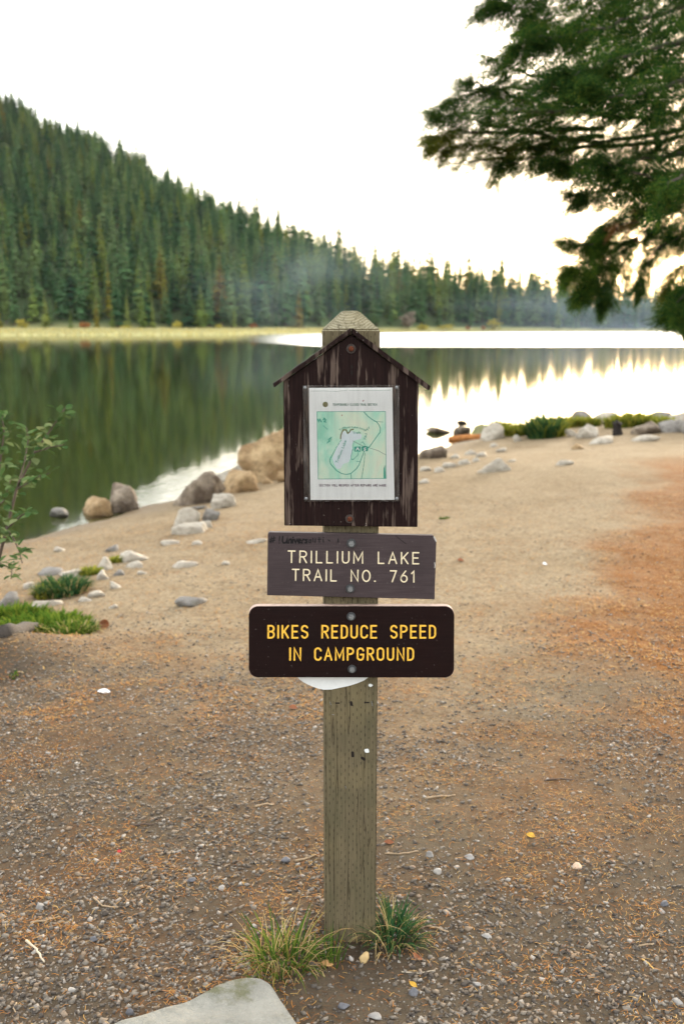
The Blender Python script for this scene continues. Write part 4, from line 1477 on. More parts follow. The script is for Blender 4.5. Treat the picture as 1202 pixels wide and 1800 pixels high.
# -- scattered half buried stones of the left beach
_sc = [(234, 988, 56, 22, MR_PALE, 'flat tilted cream stone beside the small yellow moss, largest of its cluster'),
       (237, 1000, 38, 14, MR_PALE, 'low cream stone just below the flat tilted one'),
       (183, 1004, 40, 26, MR_PALE, 'upright pale stone left of the flat tilted cream stone'),
       (182, 1019, 32, 18, MR_PALE, 'rounded whitish stone under the upright pale stone'),
       (211, 1012, 24, 11, MR_GREY, 'small grey stone right of the rounded whitish stone'),
       (203, 1035, 22, 14, MR_PALE, 'small white stone alone on the sand below the cluster'),
       (90, 1012, 44, 14, MR_GREY, 'flat grey stone behind the dark green mound, left one'),
       (126, 1016, 54, 18, MR_PALE, 'smooth pale stone behind the dark green mound, right one'),
       (326, 998, 48, 12, MR_PALE, 'isolated flat white stone on the sand left of the trail sign'),
       (171, 1050, 32, 12, MR_PALE, 'low pale stone right of the dark green mound'),
       (152, 1058, 24, 10, MR_PALE, 'little flat stone left of the low pale stone'),
       (84, 1067, 56, 15, MR_PALE, 'long flat slab below the dark green mound'),
       (336, 1068, 58, 22, MR_GREY, 'flat bluish grey slab pointing right, left of the lower signs', 88),
       (12, 1066, 52, 28, MR_GREY, 'grey rock above the grassy bank at the left border'),
       (199, 1070, 20, 8, MR_PALE, 'faint pale stone half buried right of the grassy bank'),
       (251, 1011, 18, 9, MR_PALE, 'small round pale stone right of the stone cluster'),
       (397, 993, 15, 7, MR_PALE, 'tiny pale stone on bare sand close to the trail sign'),
       (105, 970, 22, 10, MR_PALE, 'small pale stone on the damp sand near the water'),
       (196, 970, 26, 13, MR_GREY, 'small grey stone above the upright pale stone'),
       (300, 958, 34, 10, MR_PALE, 'half buried pale stone below the whitish rounded stones'),
       (348, 958, 22, 8, MR_PALE, 'little pale stone sunk in sand below the pale slab'),
       (50, 1036, 20, 12, MR_PALE, 'pale stone left of the dark green mound'),
       (452, 955, 40, 10, MR_PALE, 'thin pale stone sunk in sand beside the notice board foot')]
for px, py, a, b, mt, lab, *sd_ in _sc:
    rock(px, py, a, b, mt, lab, sink=0.45, deep=0.85, sub=3, seed=sd_[0] if sd_ else None)

# -- right shore
rock(769, 762, 48, 13, MR_DARK, 'flat dark rock lying in the bright water right of the roof', lake=True, sub=3)
cb_ = rock(811, 765, 32, 17, MR_DARK, 'brown base stone of the little cairn in the shallows', seed=91, sub=3, lake=True, deep=0.8)
ct_ = rock(811, 765, 19, 11, MR_BLACK, 'black stone balanced on the brown cairn stone', seed=93, sub=3, sink=0.02, lake=True, deep=0.8)
ct_.location = (cb_.location.x, cb_.location.y, cb_.location.z + max(v_.co.z for v_ in cb_.data.vertices) - 0.012)
rock(844, 768, 40, 24, MMOSS, 'mossy pale stone between the cairn and the grey white boulder', sub=3, lake=True)
rock(865, 774, 44, 32, MR_PALE, 'rounded grey white boulder in front of the orange log', 'boulder', seed=42, soft=8)
rock(761, 806, 52, 24, MR_DARK, 'dark jagged rock at the water edge beside the notice board', seed=66)
rock(860, 831, 76, 26, MR_PALE, 'large flat white slab on the sand right of the notice board', seed=34, sink=0.5)
rock(1030, 771, 42, 26, MR_PALE, 'pale wedge rock with a dark foot, left of the black stump', seed=71)
rock(1005, 768, 26, 14, MR_PALE, 'small pale stone left of the pale wedge rock', sub=3)
rock(1058, 780, 64, 13, MR_PALE, 'long flat pale stone right of the pale wedge rock', sink=0.5, sub=3)
rock(1132, 776, 54, 12, MR_PALE, 'flat whitish stone on the sand near the right border', sink=0.5, sub=3)
rock(1134, 764, 52, 24, MR_DARK, 'brown grey rock on the right bank below the grass', seed=81, sub=3)
rock(1182, 761, 50, 24, MR_GREY, 'grey rock on the right bank at the picture border', seed=82, sub=3)
rock(1220, 764, 50, 24, MR_GREY, 'grey rock just beyond the right border', seed=83, sub=3)
rock(1068, 745, 52, 22, MR_PALE, 'pale slab with dark underside on the bank, left one', seed=84, sub=3)
rock(1194, 744, 46, 20, MR_PALE, 'pale slab with dark underside on the bank, right one', seed=85, sub=3)
rock(1160, 741, 46, 18, MR_GREY, 'grey shore stone between the two pale slabs', seed=86, sub=3)
rock(1020, 743, 40, 22, MR_GREY, 'grey shore stone between the two grass clumps', seed=87, sub=3)
rock(909, 776, 20, 12, MR_PALE, 'small pale stone right of the grey white boulder', sub=3)
rock(945, 770, 12, 9, MR_PALE, 'tiny pale stone at the foot of the dark green shrub', sub=3)
rock(990, 818, 36, 10, MR_PALE, 'flat cream stone on open sand below the pale wedge', sink=0.5, sub=3)
rock(1015, 790, 22, 10, MR_TAN, 'small tan stone on open sand below the pale wedge rock', sink=0.4, sub=3)
_pb = [(790, 822, 30, 9), (816, 817, 26, 10), (826, 800, 22, 10), (846, 803, 26, 9), (772, 830, 26, 10), (835, 812, 16, 8), (800, 806, 18, 9), (880, 795, 20, 8), (748, 828, 22, 8), (868, 786, 18, 8), (746, 850, 22, 8), (900, 812, 14, 5)]
for px, py, a, b in _pb:
    rock(px, py, a, b, MR_PALE, 'pale flat pebble of the strip between the dark jagged rock and the white slab', 'stone', 'stone', sink=0.4, sub=2, group='pale pebbles on the right beach')

# -- slab in the foreground: outline of its top, then rounded shoulders and a rough top face
_ol = [(150, 1822), (205, 1800), (262, 1783), (305, 1768), (342, 1756), (368, 1743), (392, 1732), (418, 1724), (440, 1722), (460, 1725), (478, 1735), (496, 1760), (515, 1786), (532, 1812), (536, 1860), (500, 1925), (420, 1960), (320, 1960), (245, 1920), (208, 1860)]
_hs = 0.075
_top = []
for q_ in _ol:
    d = ray(*q_); t = (_hs + 0.0 - CAM_H) / d[2]
    _top.append((CAMP + d * t)[:2])
_top = np.array(_top); _cc = _top.mean(0)
_dense = []
for k in range(len(_top)):
    for j in range(5): _dense.append(_top[k] + (_top[(k + 1) % len(_top)] - _top[k]) * j / 5)
_dense = np.array(_dense)
for _ in range(2): _dense = 0.25 * np.roll(_dense, 1, 0) + 0.5 * _dense + 0.25 * np.roll(_dense, -1, 0)
nn_ = len(_dense)
ringsv = []
for sc_, z_ in ((1.05, -0.06), (1.045, 0.02), (1.02, _hs - 0.022), (1.0, _hs - 0.008), (0.975, _hs - 0.001), (0.94, _hs), (0.8, _hs), (0.62, _hs), (0.42, _hs), (0.2, _hs)):
    q_ = _cc + (_dense - _cc) * sc_
    wob_ = (fbm(q_[:, 0] * 14, q_[:, 1] * 14 + z_ * 30, 44, 4) - 0.5)
    q_ = q_ + (q_ - _cc) * wob_[:, None] * 0.06
    zz_ = z_ + (fbm(q_[:, 0] * 9, q_[:, 1] * 9, 45, 4) - 0.5) * 0.022 
    ringsv.append(np.column_stack([q_, zz_]))
V = np.vstack(ringsv + [[[_cc[0], _cc[1], _hs]]])
F = []
for k in range(len(ringsv) - 1):
    for j in range(nn_):
        F.append((k * nn_ + j, k * nn_ + (j + 1) % nn_, (k + 1) * nn_ + (j + 1) % nn_, (k + 1) * nn_ + j))
Ft = [((len(ringsv) - 1) * nn_ + j, (len(ringsv) - 1) * nn_ + (j + 1) % nn_, len(V) - 1) for j in range(nn_)]
V = V - np.array([_cc[0], _cc[1], 0])
me_ = mesh_np('rock', V, [np.array(F), np.array(Ft)], MR_FRONT, smooth=True)
fr = obj('rock', me_)
fr.location = (_cc[0], _cc[1], float(ground_z(np.array(_cc[0]), np.array(_cc[1]))))
tag(fr, 'grey flat topped slab with lichen in the foreground below the left grass tuft', 'rock')


# ================================================================== TWIGS, LOG, STUMP, SMALL FINDS
def tube_pts(path, r0, r1, seg=7, wob=0.0, r=None):
    path = [np.array(q, dtype=float) for q in path]
    n = len(path)
    V = []; F = []
    for i, q in enumerate(path):
        d = path[min(i + 1, n - 1)] - path[max(i - 1, 0)]
        d /= np.linalg.norm(d)
        a = np.cross(d, [0, 0, 1.0] if abs(d[2]) < .9 else [1.0, 0, 0]); a /= np.linalg.norm(a)
        b = np.cross(a, d)
        rr_ = r0 + (r1 - r0) * i / (n - 1)
        for k in range(seg):
            t = 2 * math.pi * k / seg
            w_ = rr_ * (1 + (r.uniform(-wob, wob) if r is not None else 0))
            V.append(q + (a * math.cos(t) + b * math.sin(t)) * w_)
    for i in range(n - 1):
        for k in range(seg):
            F.append((i * seg + k, i * seg + (k + 1) % seg, (i + 1) * seg + (k + 1) % seg, (i + 1) * seg + k))
    return np.array(V), np.array(F), [tuple(range(seg))[::-1], tuple((n - 1) * seg + k for k in range(seg))]


def tube_mesh(name, path, r0, r1, mat, seg=7, wob=0.0, r=None, smooth=True):
    V, F, caps = tube_pts(path, r0, r1, seg, wob, r)
    return mesh_np(name, V, [F, np.array([caps[0]]), np.array([caps[1]])], mat, smooth)


MTWIG = mat_plain('dead_twig', (0.26, 0.19, 0.12), 0.85, var=0.3)
MTWIGD = mat_plain('dark_twig', (0.07, 0.05, 0.04), 0.9, var=0.3)
MBONE = mat_plain('bleached_twig', (0.42, 0.35, 0.26), 0.8, var=0.15)
MLOG = mat_rock('orange_log', (0.30, 0.11, 0.03), (0.42, 0.18, 0.06), 0.0, (0.09, 0.035, 0.015))


def twig(pts_, wpx, mat, label, name='twig'):
    hs_ = [hit(*q) for q in pts_]
    t = np.mean([h[1] for h in hs_])
    r_ = wpx * t / FPX / 2
    rr_ = np.random.RandomState(int(pts_[0][0]))
    c = np.mean([h[0] for h in hs_], axis=0)
    path = []
    for a, b in zip(hs_[:-1], hs_[1:]):
        for k in range(4):
            path.append(a[0] + (b[0] - a[0]) * k / 4 - c + np.array([0, 0, r_ * 1.1]) + rr_.normal(size=3) * r_ * 0.25)
    path.append(hs_[-1][0] - c + np.array([0, 0, r_ * 1.3]))
    o = obj(name, tube_mesh(name, path, r_, r_ * 0.6, mat, 6, 0.15, rr_))
    o.location = c
    return tag(o, label, 'twig')


twig([(748, 1405), (775, 1402), (800, 1400)], 4.0, MTWIG, 'straight brown twig lying right of the post, half way up')
twig([(518, 1516), (540, 1511), (554, 1506)], 4.5, MTWIG, 'short grey brown twig just left of the post')
twig([(677, 1502), (700, 1503), (735, 1498)], 3.2, MTWIG, 'thin tan twig just right of the post')
twig([(47, 1657), (62, 1668), (72, 1682), (79, 1694)], 5.0, MBONE, 'curved bleached white twig in the gravel at lower left')
twig([(55, 1624), (80, 1620), (106, 1614)], 4.2, MTWIG, 'straight light brown twig above the curved white one')
twig([(4, 1680), (16, 1675), (28, 1668)], 4, MTWIGD, 'short dark twig at the left border beside the white one')
twig([(165, 1580), (180, 1594), (207, 1597)], 3.6, MTWIG, 'bent tan twig in the gravel above the foreground slab')
twig([(750, 1630), (770, 1635), (788, 1641)], 4.2, MTWIG, 'pale stick poking from the right grass tuft')
twig([(1128, 1688), (1140, 1697), (1151, 1709)], 3.5, mat_plain('straw', (0.42, 0.27, 0.09), 0.8), 'yellow straw near the right border at the bottom')
twig([(1122, 1665), (1135, 1663), (1148, 1661)], 4.0, MTWIG, 'short tan stick above the yellow straw')
twig([(233, 1454), (250, 1451), (268, 1452)], 3.8, MTWIGD, 'dark short stick on the ground left of the post')
twig([(448, 1420), (470, 1416), (482, 1417)], 4.0, MTWIG, 'short brown stick on the sand left of the post middle')
twig([(960, 1373), (985, 1371), (1010, 1373)], 3.0, MTWIGD, 'thin dark twig on sand right of the straight brown twig')
twig([(30, 1765), (25, 1775), (31, 1785)], 3.5, MTWIG, 'tiny curled tan twig at the bottom left corner')
twig([(705, 1710), (735, 1712), (765, 1707)], 2.4, MBONE, 'hair thin pale stalk on the dark soil below the right tuft')

# cairn's upper stone sits on the lower one: raise nothing, it is seated by its own foot
# orange log at the waterline
P0, t0 = hit(790, 778); P1, t1 = hit(926, 764)
c = (P0 + P1) / 2
path = [P0 + (P1 - P0) * k / 8 - c + np.array([0, 0, 0.05 + 0.01 * math.sin(k)]) for k in range(9)]
lg = obj('log', tube_mesh('log', path, 0.075, 0.05, MLOG, 10, 0.12, np.random.RandomState(4)))
lg.location = c
tag(lg, 'wet orange brown log lying along the waterline behind the grey white boulder', 'log')
# black stump
P, t = hit(1084, 765)
bm = bmesh.new()
bmesh.ops.create_cone(bm, cap_ends=True, segments=11, radius1=0.5 * 20 * t / FPX, radius2=0.5 * 13 * t / FPX, depth=22 * t / FPX + 0.2)
rs = np.random.RandomState(8)
bmesh.ops.subdivide_edges(bm, edges=[e for e in bm.edges if abs(e.verts[0].co.z - e.verts[1].co.z) > 0.1], cuts=3)
for v_ in bm.verts: v_.co += Vector(rs.normal(size=3) * 0.022)
st_ = obj('stump', bm_mesh('stump', bm, mat_plain('charred_wood', (0.022, 0.018, 0.016), 0.9)))
st_.location = (P[0], P[1], P[2] + 11 * t / FPX - 0.1)
tag(st_, 'short black tree stump standing on the right bank', 'stump')
# pine cone by the turf
P, t = hit(178, 1104)
V = []; F = []
for k in range(60):
    hgt = k / 60; a = k * 2.4
    rr_ = 0.022 * math.sin(math.pi * (0.12 + 0.86 * hgt)) ** 0.8
    c0 = np.array([math.cos(a) * rr_ * .6, math.sin(a) * rr_ * .6, hgt * 0.055])
    d = np.array([math.cos(a), math.sin(a), 0.25]); l = np.array([-math.sin(a), math.cos(a), 0])
    s = len(V)
    V += [c0, c0 + d * rr_ * .6 + l * .008, c0 + d * (rr_ * .6 + .007) + np.array([0, 0, .004]), c0 + d * rr_ * .6 - l * .008]
    F.append((s, s + 1, s + 2, s + 3))
pc = obj('pine_cone', mesh_np('pine_cone', np.array(V), np.array(F), mat_plain('cone_scales', (0.16, 0.055, 0.02), 0.8)))
pc.location = (P[0], P[1], P[2] + 0.022); pc.rotation_euler = (rad(75), 0, 1.0)
tag(pc, 'red brown cone on the gravel right of the grassy bank', 'pine cone')


def flat_leaf(px, py, lpx, wpx, rz, mat, label, name='fallen_leaf', cat='leaf', curl=0.25):
    P, t = hit(px, py)
    s = t / FPX
    l, w_ = lpx * s, wpx * s
    V = []; F = []
    n = 6
    for i in range(n + 1):
        x = i / n
        ww = w_ * math.sin(math.pi * min(max(x, 0.03), 0.98)) ** 0.75 * 0.8
        zc = 0.003 + curl * l * (x - .5) ** 2
        V += [(l * (x - .5), -ww, zc + ww * 0.35), (l * (x - .5), 0, zc), (l * (x - .5), ww, zc + ww * 0.5)]
    for i in range(n):
        a = 3 * i
        F += [(a, a + 3, a + 4, a + 1), (a + 1, a + 4, a + 5, a + 2)]
    o = obj(name, mesh_np(name, np.array(V), np.array(F), mat))
    o.location = P; o.rotation_euler = (0.15, 0.1, rz)
    return tag(o, label, cat)


MLY = mat_plain('yellow_dead_leaf', (0.45, 0.26, 0.035), 0.6)
MLR = mat_plain('red_dead_leaf', (0.17, 0.06, 0.025), 0.7)
MLT = mat_plain('tan_dead_leaf', (0.42, 0.24, 0.10), 0.7)
flat_leaf(932, 1471, 16, 8, -0.5, MLY, 'bright yellow leaf lying on the trail right of the post')
flat_leaf(726, 1733, 17, 6, -0.8, MLY, 'yellow leaf in the dark gravel at lower right')
flat_leaf(733, 1686, 14, 13, 0.8, MLR, 'red brown leaf below the right grass tuft')
flat_leaf(575, 1697, 22, 9, -0.15, MLT, 'tan leaf caught in the left grass tuft beside the post')
flat_leaf(210, 1499, 8, 5, 0.3, mat_plain('red_scrap', (0.36, 0.03, 0.03), 0.6), 'tiny bright red scrap in the gravel left of the post')
flat_leaf(705, 1612, 12, 7, 0.0, mat_plain('pinkish_leaf', (0.60, 0.42, 0.34), 0.7), 'pinkish leaf beside the right grass tuft')
flat_leaf(515, 1246, 15, 9, 0.2, MLR, 'rust red leaf on the sand left of the post')
flat_leaf(683, 1483, 18, 7, 0.1, MLR, 'red brown leaf just right of the post')
flat_leaf(809, 987, 12, 8, 0.1, MLR, 'small red leaf on pale sand right of the trail sign')
flat_leaf(183, 1218, 22, 9, 0.1, MTORN, 'scrap of white paper on the gravel at left', 'paper_scrap', 'paper scrap')
flat_leaf(957, 993, 8, 7, 0.1, MTORN, 'tiny white scrap on the sand right of the signs', 'paper_scrap', 'paper scrap')


def pebble(px, py, wpx, hpx, mat, label, seed, soft=7):
    return rock(px, py, wpx, hpx, mat, label, 'pebble', 'pebble', seed=seed, sink=0.25, soft=soft, sub=3, deep=0.85)


MP_TAN = mat_plain('smooth_tan_pebble', (0.38, 0.27, 0.13), 0.55, var=0.12)
MP_SL = mat_plain('slate_pebble', (0.10, 0.10, 0.11), 0.75, var=0.3)
MP_LT = mat_plain('light_grey_pebble', (0.21, 0.20, 0.19), 0.8, var=0.2)
MP_WH = mat_plain('white_pebble', (0.31, 0.29, 0.27), 0.8, var=0.12)
MP_PK = mat_plain('pinkish_pebble', (0.44, 0.32, 0.23), 0.8, var=0.2)
for a in [(640, 1694, 18, 20, MP_TAN, 'smooth oval tan pebble at the foot of the post', 401, 4),
          (617, 1690, 9, 10, MP_WH, 'small white pebble left of the smooth tan one', 402, 5),
          (755, 1507, 14, 13, MP_LT, 'pale angular pebble right of the thin tan twig', 403, 18),
          (727, 1752, 20, 16, MP_SL, 'dark slate pebble below the yellow leaf', 404, 14),
          (1014, 1530, 18, 13, MP_PK, 'pinkish tan pebble on the trail right of the post', 405, 9),
          (165, 1657, 15, 13, MP_SL, 'dark cube shaped pebble in the gravel at lower left', 406, 18),
          (71, 1600, 16, 15, MP_LT, 'light grey block shaped pebble at the left above the twigs', 407, 18),
          (128, 1746, 14, 12, MP_WH, 'whitish pebble in the gravel left of the foreground slab', 408, 10),
          (390, 1566, 11, 11, MP_WH, 'pale pebble above the left grass tuft', 409, 16),
          (337, 1552, 16, 10, MP_SL, 'flat black pebble above and left of the left grass tuft', 410, 12),
          (855, 1652, 18, 9, MP_LT, 'flat grey pebble right of the right grass tuft', 411, 8),
          (1166, 1594, 14, 11, MP_SL, 'dark round pebble near the right border', 412, 6),
          (502, 1520, 17, 13, MP_SL, 'dark angular pebble under the short twig left of the post', 413, 18),
          (1190, 1768, 20, 13, MP_LT, 'grey pebble in the lower right corner', 414, 10),
          (768, 1538, 15, 13, MP_WH, 'white pebble right of the post above the right tuft', 415, 8),
          (824, 1512, 18, 9, MP_LT, 'flat light pebble right of the pale angular one', 416, 9),
          (230, 1786, 16, 14, MP_SL, 'dark pebble beside the left end of the foreground slab', 417, 16),
          (364, 1764, 14, 8, MP_SL, 'small dark pebble resting near the foreground slab', 418, 12),
          (837, 1735, 16, 10, MP_LT, 'light pebble on the dark soil at lower right', 419, 9),
          (604, 1776, 22, 14, MP_SL, 'dark flat pebble at the bottom edge right of the slab', 420, 13),
          (658, 1795, 24, 14, MP_LT, 'grey pebble at the bottom edge below the post', 421, 11)]:
    pebble(*a[:5], a[5], a[6], a[7])


BOX = (np.array([(a, b, c) for a in (-.8, .8) for b in (-.8, .8) for c in (-.8, .8)]),
       np.array([(0, 1, 3), (0, 3, 2), (4, 6, 7), (4, 7, 5), (0, 4, 5), (0, 5, 1), (2, 3, 7), (2, 7, 6), (0, 2, 6), (0, 6, 4), (1, 5, 7), (1, 7, 3)]))
OCT = (np.array([(1, 0, 0), (-1, 0, 0), (0, 1, 0), (0, -1, 0), (0, 0, 1), (0, 0, -1)], dtype=float),
       np.array([(0, 2, 4), (2, 1, 4), (1, 3, 4), (3, 0, 4), (2, 0, 5), (1, 2, 5), (3, 1, 5), (0, 3, 5)]))
# ================================================================== GRAVEL AND NEEDLES (uncountable)
def wedge(n, r, y0, y1, power=1.0, half=0.50):
    """random ground places in the strip seen by the lens, denser near by"""
    t = r.uniform(size=n) ** power
    y = y0 + (y1 - y0) * t
    x = r.uniform(-half, half, n) * (y + 0.25)
    return x, y


def gravel(n, r, y0, y1, s0, s1, power, lim):
    x, y = wedge(n, r, y0, y1, power)
    dens = 0.20 + 0.42 * dark_zone(x, y) + 0.55 * smoothstep(0.1, -0.9, x - (y - 3) * 0.1) * smoothstep(9.0, 4.0, y) + 0.25 * smoothstep(0.45, 0.65, fbm(x * 1.6, y * 1.6, 71, 4))
    dens = dens * smoothstep(y1, y1 - 2.4, y)
    dens = dens * (0.35 + 1.0 * smoothstep(0.36, 0.60, fbm(x * 2.6, y * 2.6, 73, 4)))
    ok_ = (r.uniform(size=n) < dens) & (shore_d(x, y) > 0.1)
    x, y = x[ok_], y[ok_]
    n = len(x)
    size = s0 + (s1 - s0) * r.uniform(size=n) ** 2.2
    v, f = OCT if lim else BOX
    # a stock of angular shapes
    K = 24
    shp = np.stack([v * np.random.RandomState(k).uniform(.55, 1.15, (8, 1)) + np.random.RandomState(k).normal(size=(8, 3)) * 0.17 if not lim else v * np.random.RandomState(k).uniform(.6, 1.1, (6, 1)) + np.random.RandomState(k).normal(size=(6, 3)) * 0.18 for k in range(K)])
    sid = r.randint(0, K, n)
    a = r.uniform(0, 6.283, n)
    q = shp[sid]
    sc = np.stack([size * r.uniform(.75, 1.35, n), size * r.uniform(.6, 1.0, n), size * r.uniform(.35, .7, n)], -1) * 0.5
    q = q * sc[:, None, :]
    ca, sa = np.cos(a)[:, None], np.sin(a)[:, None]
    X_ = q[..., 0] * ca - q[..., 1] * sa; Y_ = q[..., 0] * sa + q[..., 1] * ca
    tl = r.normal(size=n)[:, None] * 0.25
    Z_ = q[..., 2] + X_ * tl
    z = ground_z(x, y)
    V = np.stack([X_ + x[:, None], Y_ + y[:, None], Z_ + (z + sc[:, 2] * 0.12)[:, None]], -1).reshape(-1, 3)
    F = (f[None] + (np.arange(n) * len(v))[:, None, None]).reshape(-1, 3)
    return V, F


r = np.random.RandomState(17)
parts_ = [gravel(78000, r, 1.9, 6.4, 0.006, 0.020, 1.1, 0), gravel(50000, r, 1.9, 6.0, 0.003, 0.009, 1.0, 1), gravel(66000, r, 3.8, 12.0, 0.006, 0.022, 1.2, 1), gravel(1000, r, 1.9, 5.0, 0.014, 0.026, 1.0, 0)]
V = np.vstack([p_[0] for p_ in parts_])
o_ = np.cumsum([0] + [len(p_[0]) for p_ in parts_])[:-1]
F = np.vstack([p_[1] + k for p_, k in zip(parts_, o_)])
m = M('gravel_stone')
i = m.island()
c = m.ramp(i, [(0, (0.028, 0.027, 0.028)), (0.28, (0.072, 0.066, 0.060)), (0.5, (0.132, 0.119, 0.103)), (0.68, (0.20, 0.182, 0.158)), (0.84, (0.22, 0.155, 0.10)), (0.94, (0.26, 0.24, 0.22)), (1, (0.36, 0.34, 0.31))])
c = m.mix(m.rng(m.noise(m.pos(), 180, 3), 0.35, 0.7, 0.1, 0.6), c, (0.105, 0.080, 0.058))
tag(obj('gravel', mesh_np('gravel', V, F, m.pr(c, 0.85, Specular_IOR_Level=0.08))), 'loose grey gravel scattered over the trail', kind='stuff')


def litter(n, r, y0, y1, l0, l1, w0, power, bias):
    x, y = wedge(n, r, y0, y1, power)
    d = needle_zone(x, y)
    clump = smoothstep(0.44, 0.66, fbm(x * 5.0, y * 5.0, 81, 4))
    ok_ = (r.uniform(size=n) < np.clip(bias + 1.3 * d, 0, 1) * (0.2 + clump)) & (shore_d(x, y) > 0.25)
    x, y = x[ok_], y[ok_]
    n = len(x)
    a = r.uniform(0, 6.283, n)
    l = r.uniform(l0, l1, n) * 0.5
    z = ground_z(x, y) + r.uniform(0.001, 0.007, n)
    b = r.normal(size=n) * 0.35
    V = np.zeros((n, 6, 3))
    dx, dy = np.cos(a), np.sin(a)
    dx2, dy2 = np.cos(a + b), np.sin(a + b)
    wv = w0 * r.uniform(.7, 1.3, n)
    t = r.normal(size=n) * 0.18
    for k, (ex, ey, s_) in enumerate(((-dx, -dy, 1), (0 * dx, 0 * dy, 0), (dx2, dy2, -1))):
        V[:, 2 * k] = np.stack([x + ex * l - dy * wv, y + ey * l + dx * wv, z + s_ * t * l + (0.0015 if s_ == 0 else 0)], -1)
        V[:, 2 * k + 1] = np.stack([x + ex * l + dy * wv, y + ey * l - dx * wv, z + s_ * t * l + (0.0015 if s_ == 0 else 0)], -1)
    q = np.array([[0, 1, 3, 2], [2, 3, 5, 4]])
    return V.reshape(-1, 3), (q[None] + (np.arange(n) * 6)[:, None, None]).reshape(-1, 4)


parts_ = [litter(100000, r, 1.9, 4.8, 0.008, 0.024, 0.0007, 1.0, 0.30), litter(88000, r, 4.2, 10.5, 0.012, 0.03, 0.0014, 1.0, 0.40), litter(60000, r, 4.2, 14, 0.018, 0.04, 0.0022, 0.9, 0.0)]
V = np.vstack([p_[0] for p_ in parts_])
o_ = np.cumsum([0] + [len(p_[0]) for p_ in parts_])[:-1]
F = np.vstack([p_[1] + k for p_, k in zip(parts_, o_)])
m = M('fallen_needle')
c = m.ramp(m.island(), [(0, (0.16, 0.06, 0.018)), (0.3, (0.28, 0.105, 0.02)), (0.65, (0.36, 0.165, 0.035)), (0.88, (0.40, 0.26, 0.09)), (1, (0.10, 0.045, 0.025))])
tag(obj('fallen_needles', mesh_np('fallen_needles', V, F, m.pr(c, 0.8, Specular_IOR_Level=0.2))), 'orange fallen conifer needles littering the trail', kind='stuff')


# ================================================================== GRASS TUFTS
def grass_blades(n, cx, cy, rx, ry, h0, h1, wid, r, out=0.9, bend=0.8, zoff=-0.01, cz=None):
    """curved tapered blades, 5 segments each; x, y, z in world space relative to (cx, cy)"""
    S = 5
    th_ = r.uniform(0, 6.283, n); rd = np.sqrt(r.uniform(size=n))
    bx, by = rx * rd * np.cos(th_), ry * rd * np.sin(th_)
    dirx = bx / rx * out + r.normal(size=n) * 0.5; diry = by / ry * out + r.normal(size=n) * 0.5
    q = np.hypot(dirx, diry) + 1e-6
    lean = np.clip(0.25 + 0.55 * rd * r.uniform(.5, 1.4, n), 0, 1.25)
    dirx /= q; diry /= q
    H = r.uniform(h0, h1, n) * (1 - 0.25 * rd)
    bz = ground_z(cx + bx, cy + by) + zoff
    b2 = bend * r.uniform(.3, 1.5, n)
    V = np.zeros((n, 2 * S + 1, 3))
    px_, py_, pz_ = bx.copy(), by.copy(), bz.copy()
    ang_ = lean * 0.55
    sl_ = H / S
    lx, ly = -diry, dirx
    for k in range(S + 1):
        wv = wid * r.uniform(.95, 1.05, n) * (1 - k / S) ** 0.7
        if k < S:
            V[:, 2 * k] = np.stack([px_ - lx * wv, py_ - ly * wv, pz_], -1)
            V[:, 2 * k + 1] = np.stack([px_ + lx * wv, py_ + ly * wv, pz_], -1)
        else:
            V[:, 2 * S] = np.stack([px_, py_, pz_], -1)
        px_ = px_ + dirx * np.sin(ang_) * sl_; py_ = py_ + diry * np.sin(ang_) * sl_; pz_ = pz_ + np.cos(ang_) * sl_
        ang_ = ang_ + b2 * 0.36
    qd = np.array([[2 * k, 2 * k + 1, 2 * k + 3, 2 * k + 2] for k in range(S - 1)])
    base = np.arange(n) * (2 * S + 1)
    Fq = (qd[None] + base[:, None, None]).reshape(-1, 4)
    Ft = (np.array([[2 * S - 2, 2 * S - 1, 2 * S]])[None] + base[:, None, None]).reshape(-1, 3)
    return V.reshape(-1, 3), Fq, Ft


def grassmat(name, stops):
    m = M(name)
    return m.leafy(m.ramp(m.island(), stops), 0.30)


MGR = grassmat('green_grass_blade', [(0, (0.025, 0.06, 0.012)), (0.4, (0.055, 0.11, 0.018)), (0.75, (0.12, 0.16, 0.026)), (1, (0.22, 0.21, 0.05))])
MGRB = grassmat('deep_green_blade', [(0, (0.018, 0.055, 0.025)), (0.5, (0.035, 0.085, 0.03)), (0.85, (0.07, 0.12, 0.035)), (1, (0.14, 0.16, 0.06))])
MDRY = grassmat('dry_grass_blade', [(0, (0.28, 0.22, 0.10)), (0.5, (0.44, 0.34, 0.16)), (1, (0.36, 0.19, 0.08))])
MLIME = grassmat('bright_turf_blade', [(0, (0.035, 0.08, 0.012)), (0.5, (0.07, 0.13, 0.016)), (1, (0.15, 0.18, 0.025))])
MYGR = grassmat('yellow_green_blade', [(0, (0.09, 0.12, 0.02)), (0.5, (0.18, 0.20, 0.03)), (1, (0.32, 0.29, 0.05))])


def tuft(px, py, label, sets, seed, cat='grass tuft', name='grass_tuft'):
    P, t = hit(px, py)
    s = t / FPX
    r_ = np.random.RandomState(seed)
    o = empty(name, (P[0], P[1], 0))
    tag(o, label, cat)
    for nm, n, ox, oy, rx, ry, h0, h1, wid, mat, out, bend in sets:
        V, Fq, Ft = grass_blades(n, P[0] + ox * s, P[1] + oy, rx * s, ry, h0 * s, h1 * s, wid * s, r_, out, bend)
        V[:, 0] += ox * s; V[:, 1] += oy
        obj(nm, mesh_np(nm, V, [Fq, Ft], mat), o)
    return o


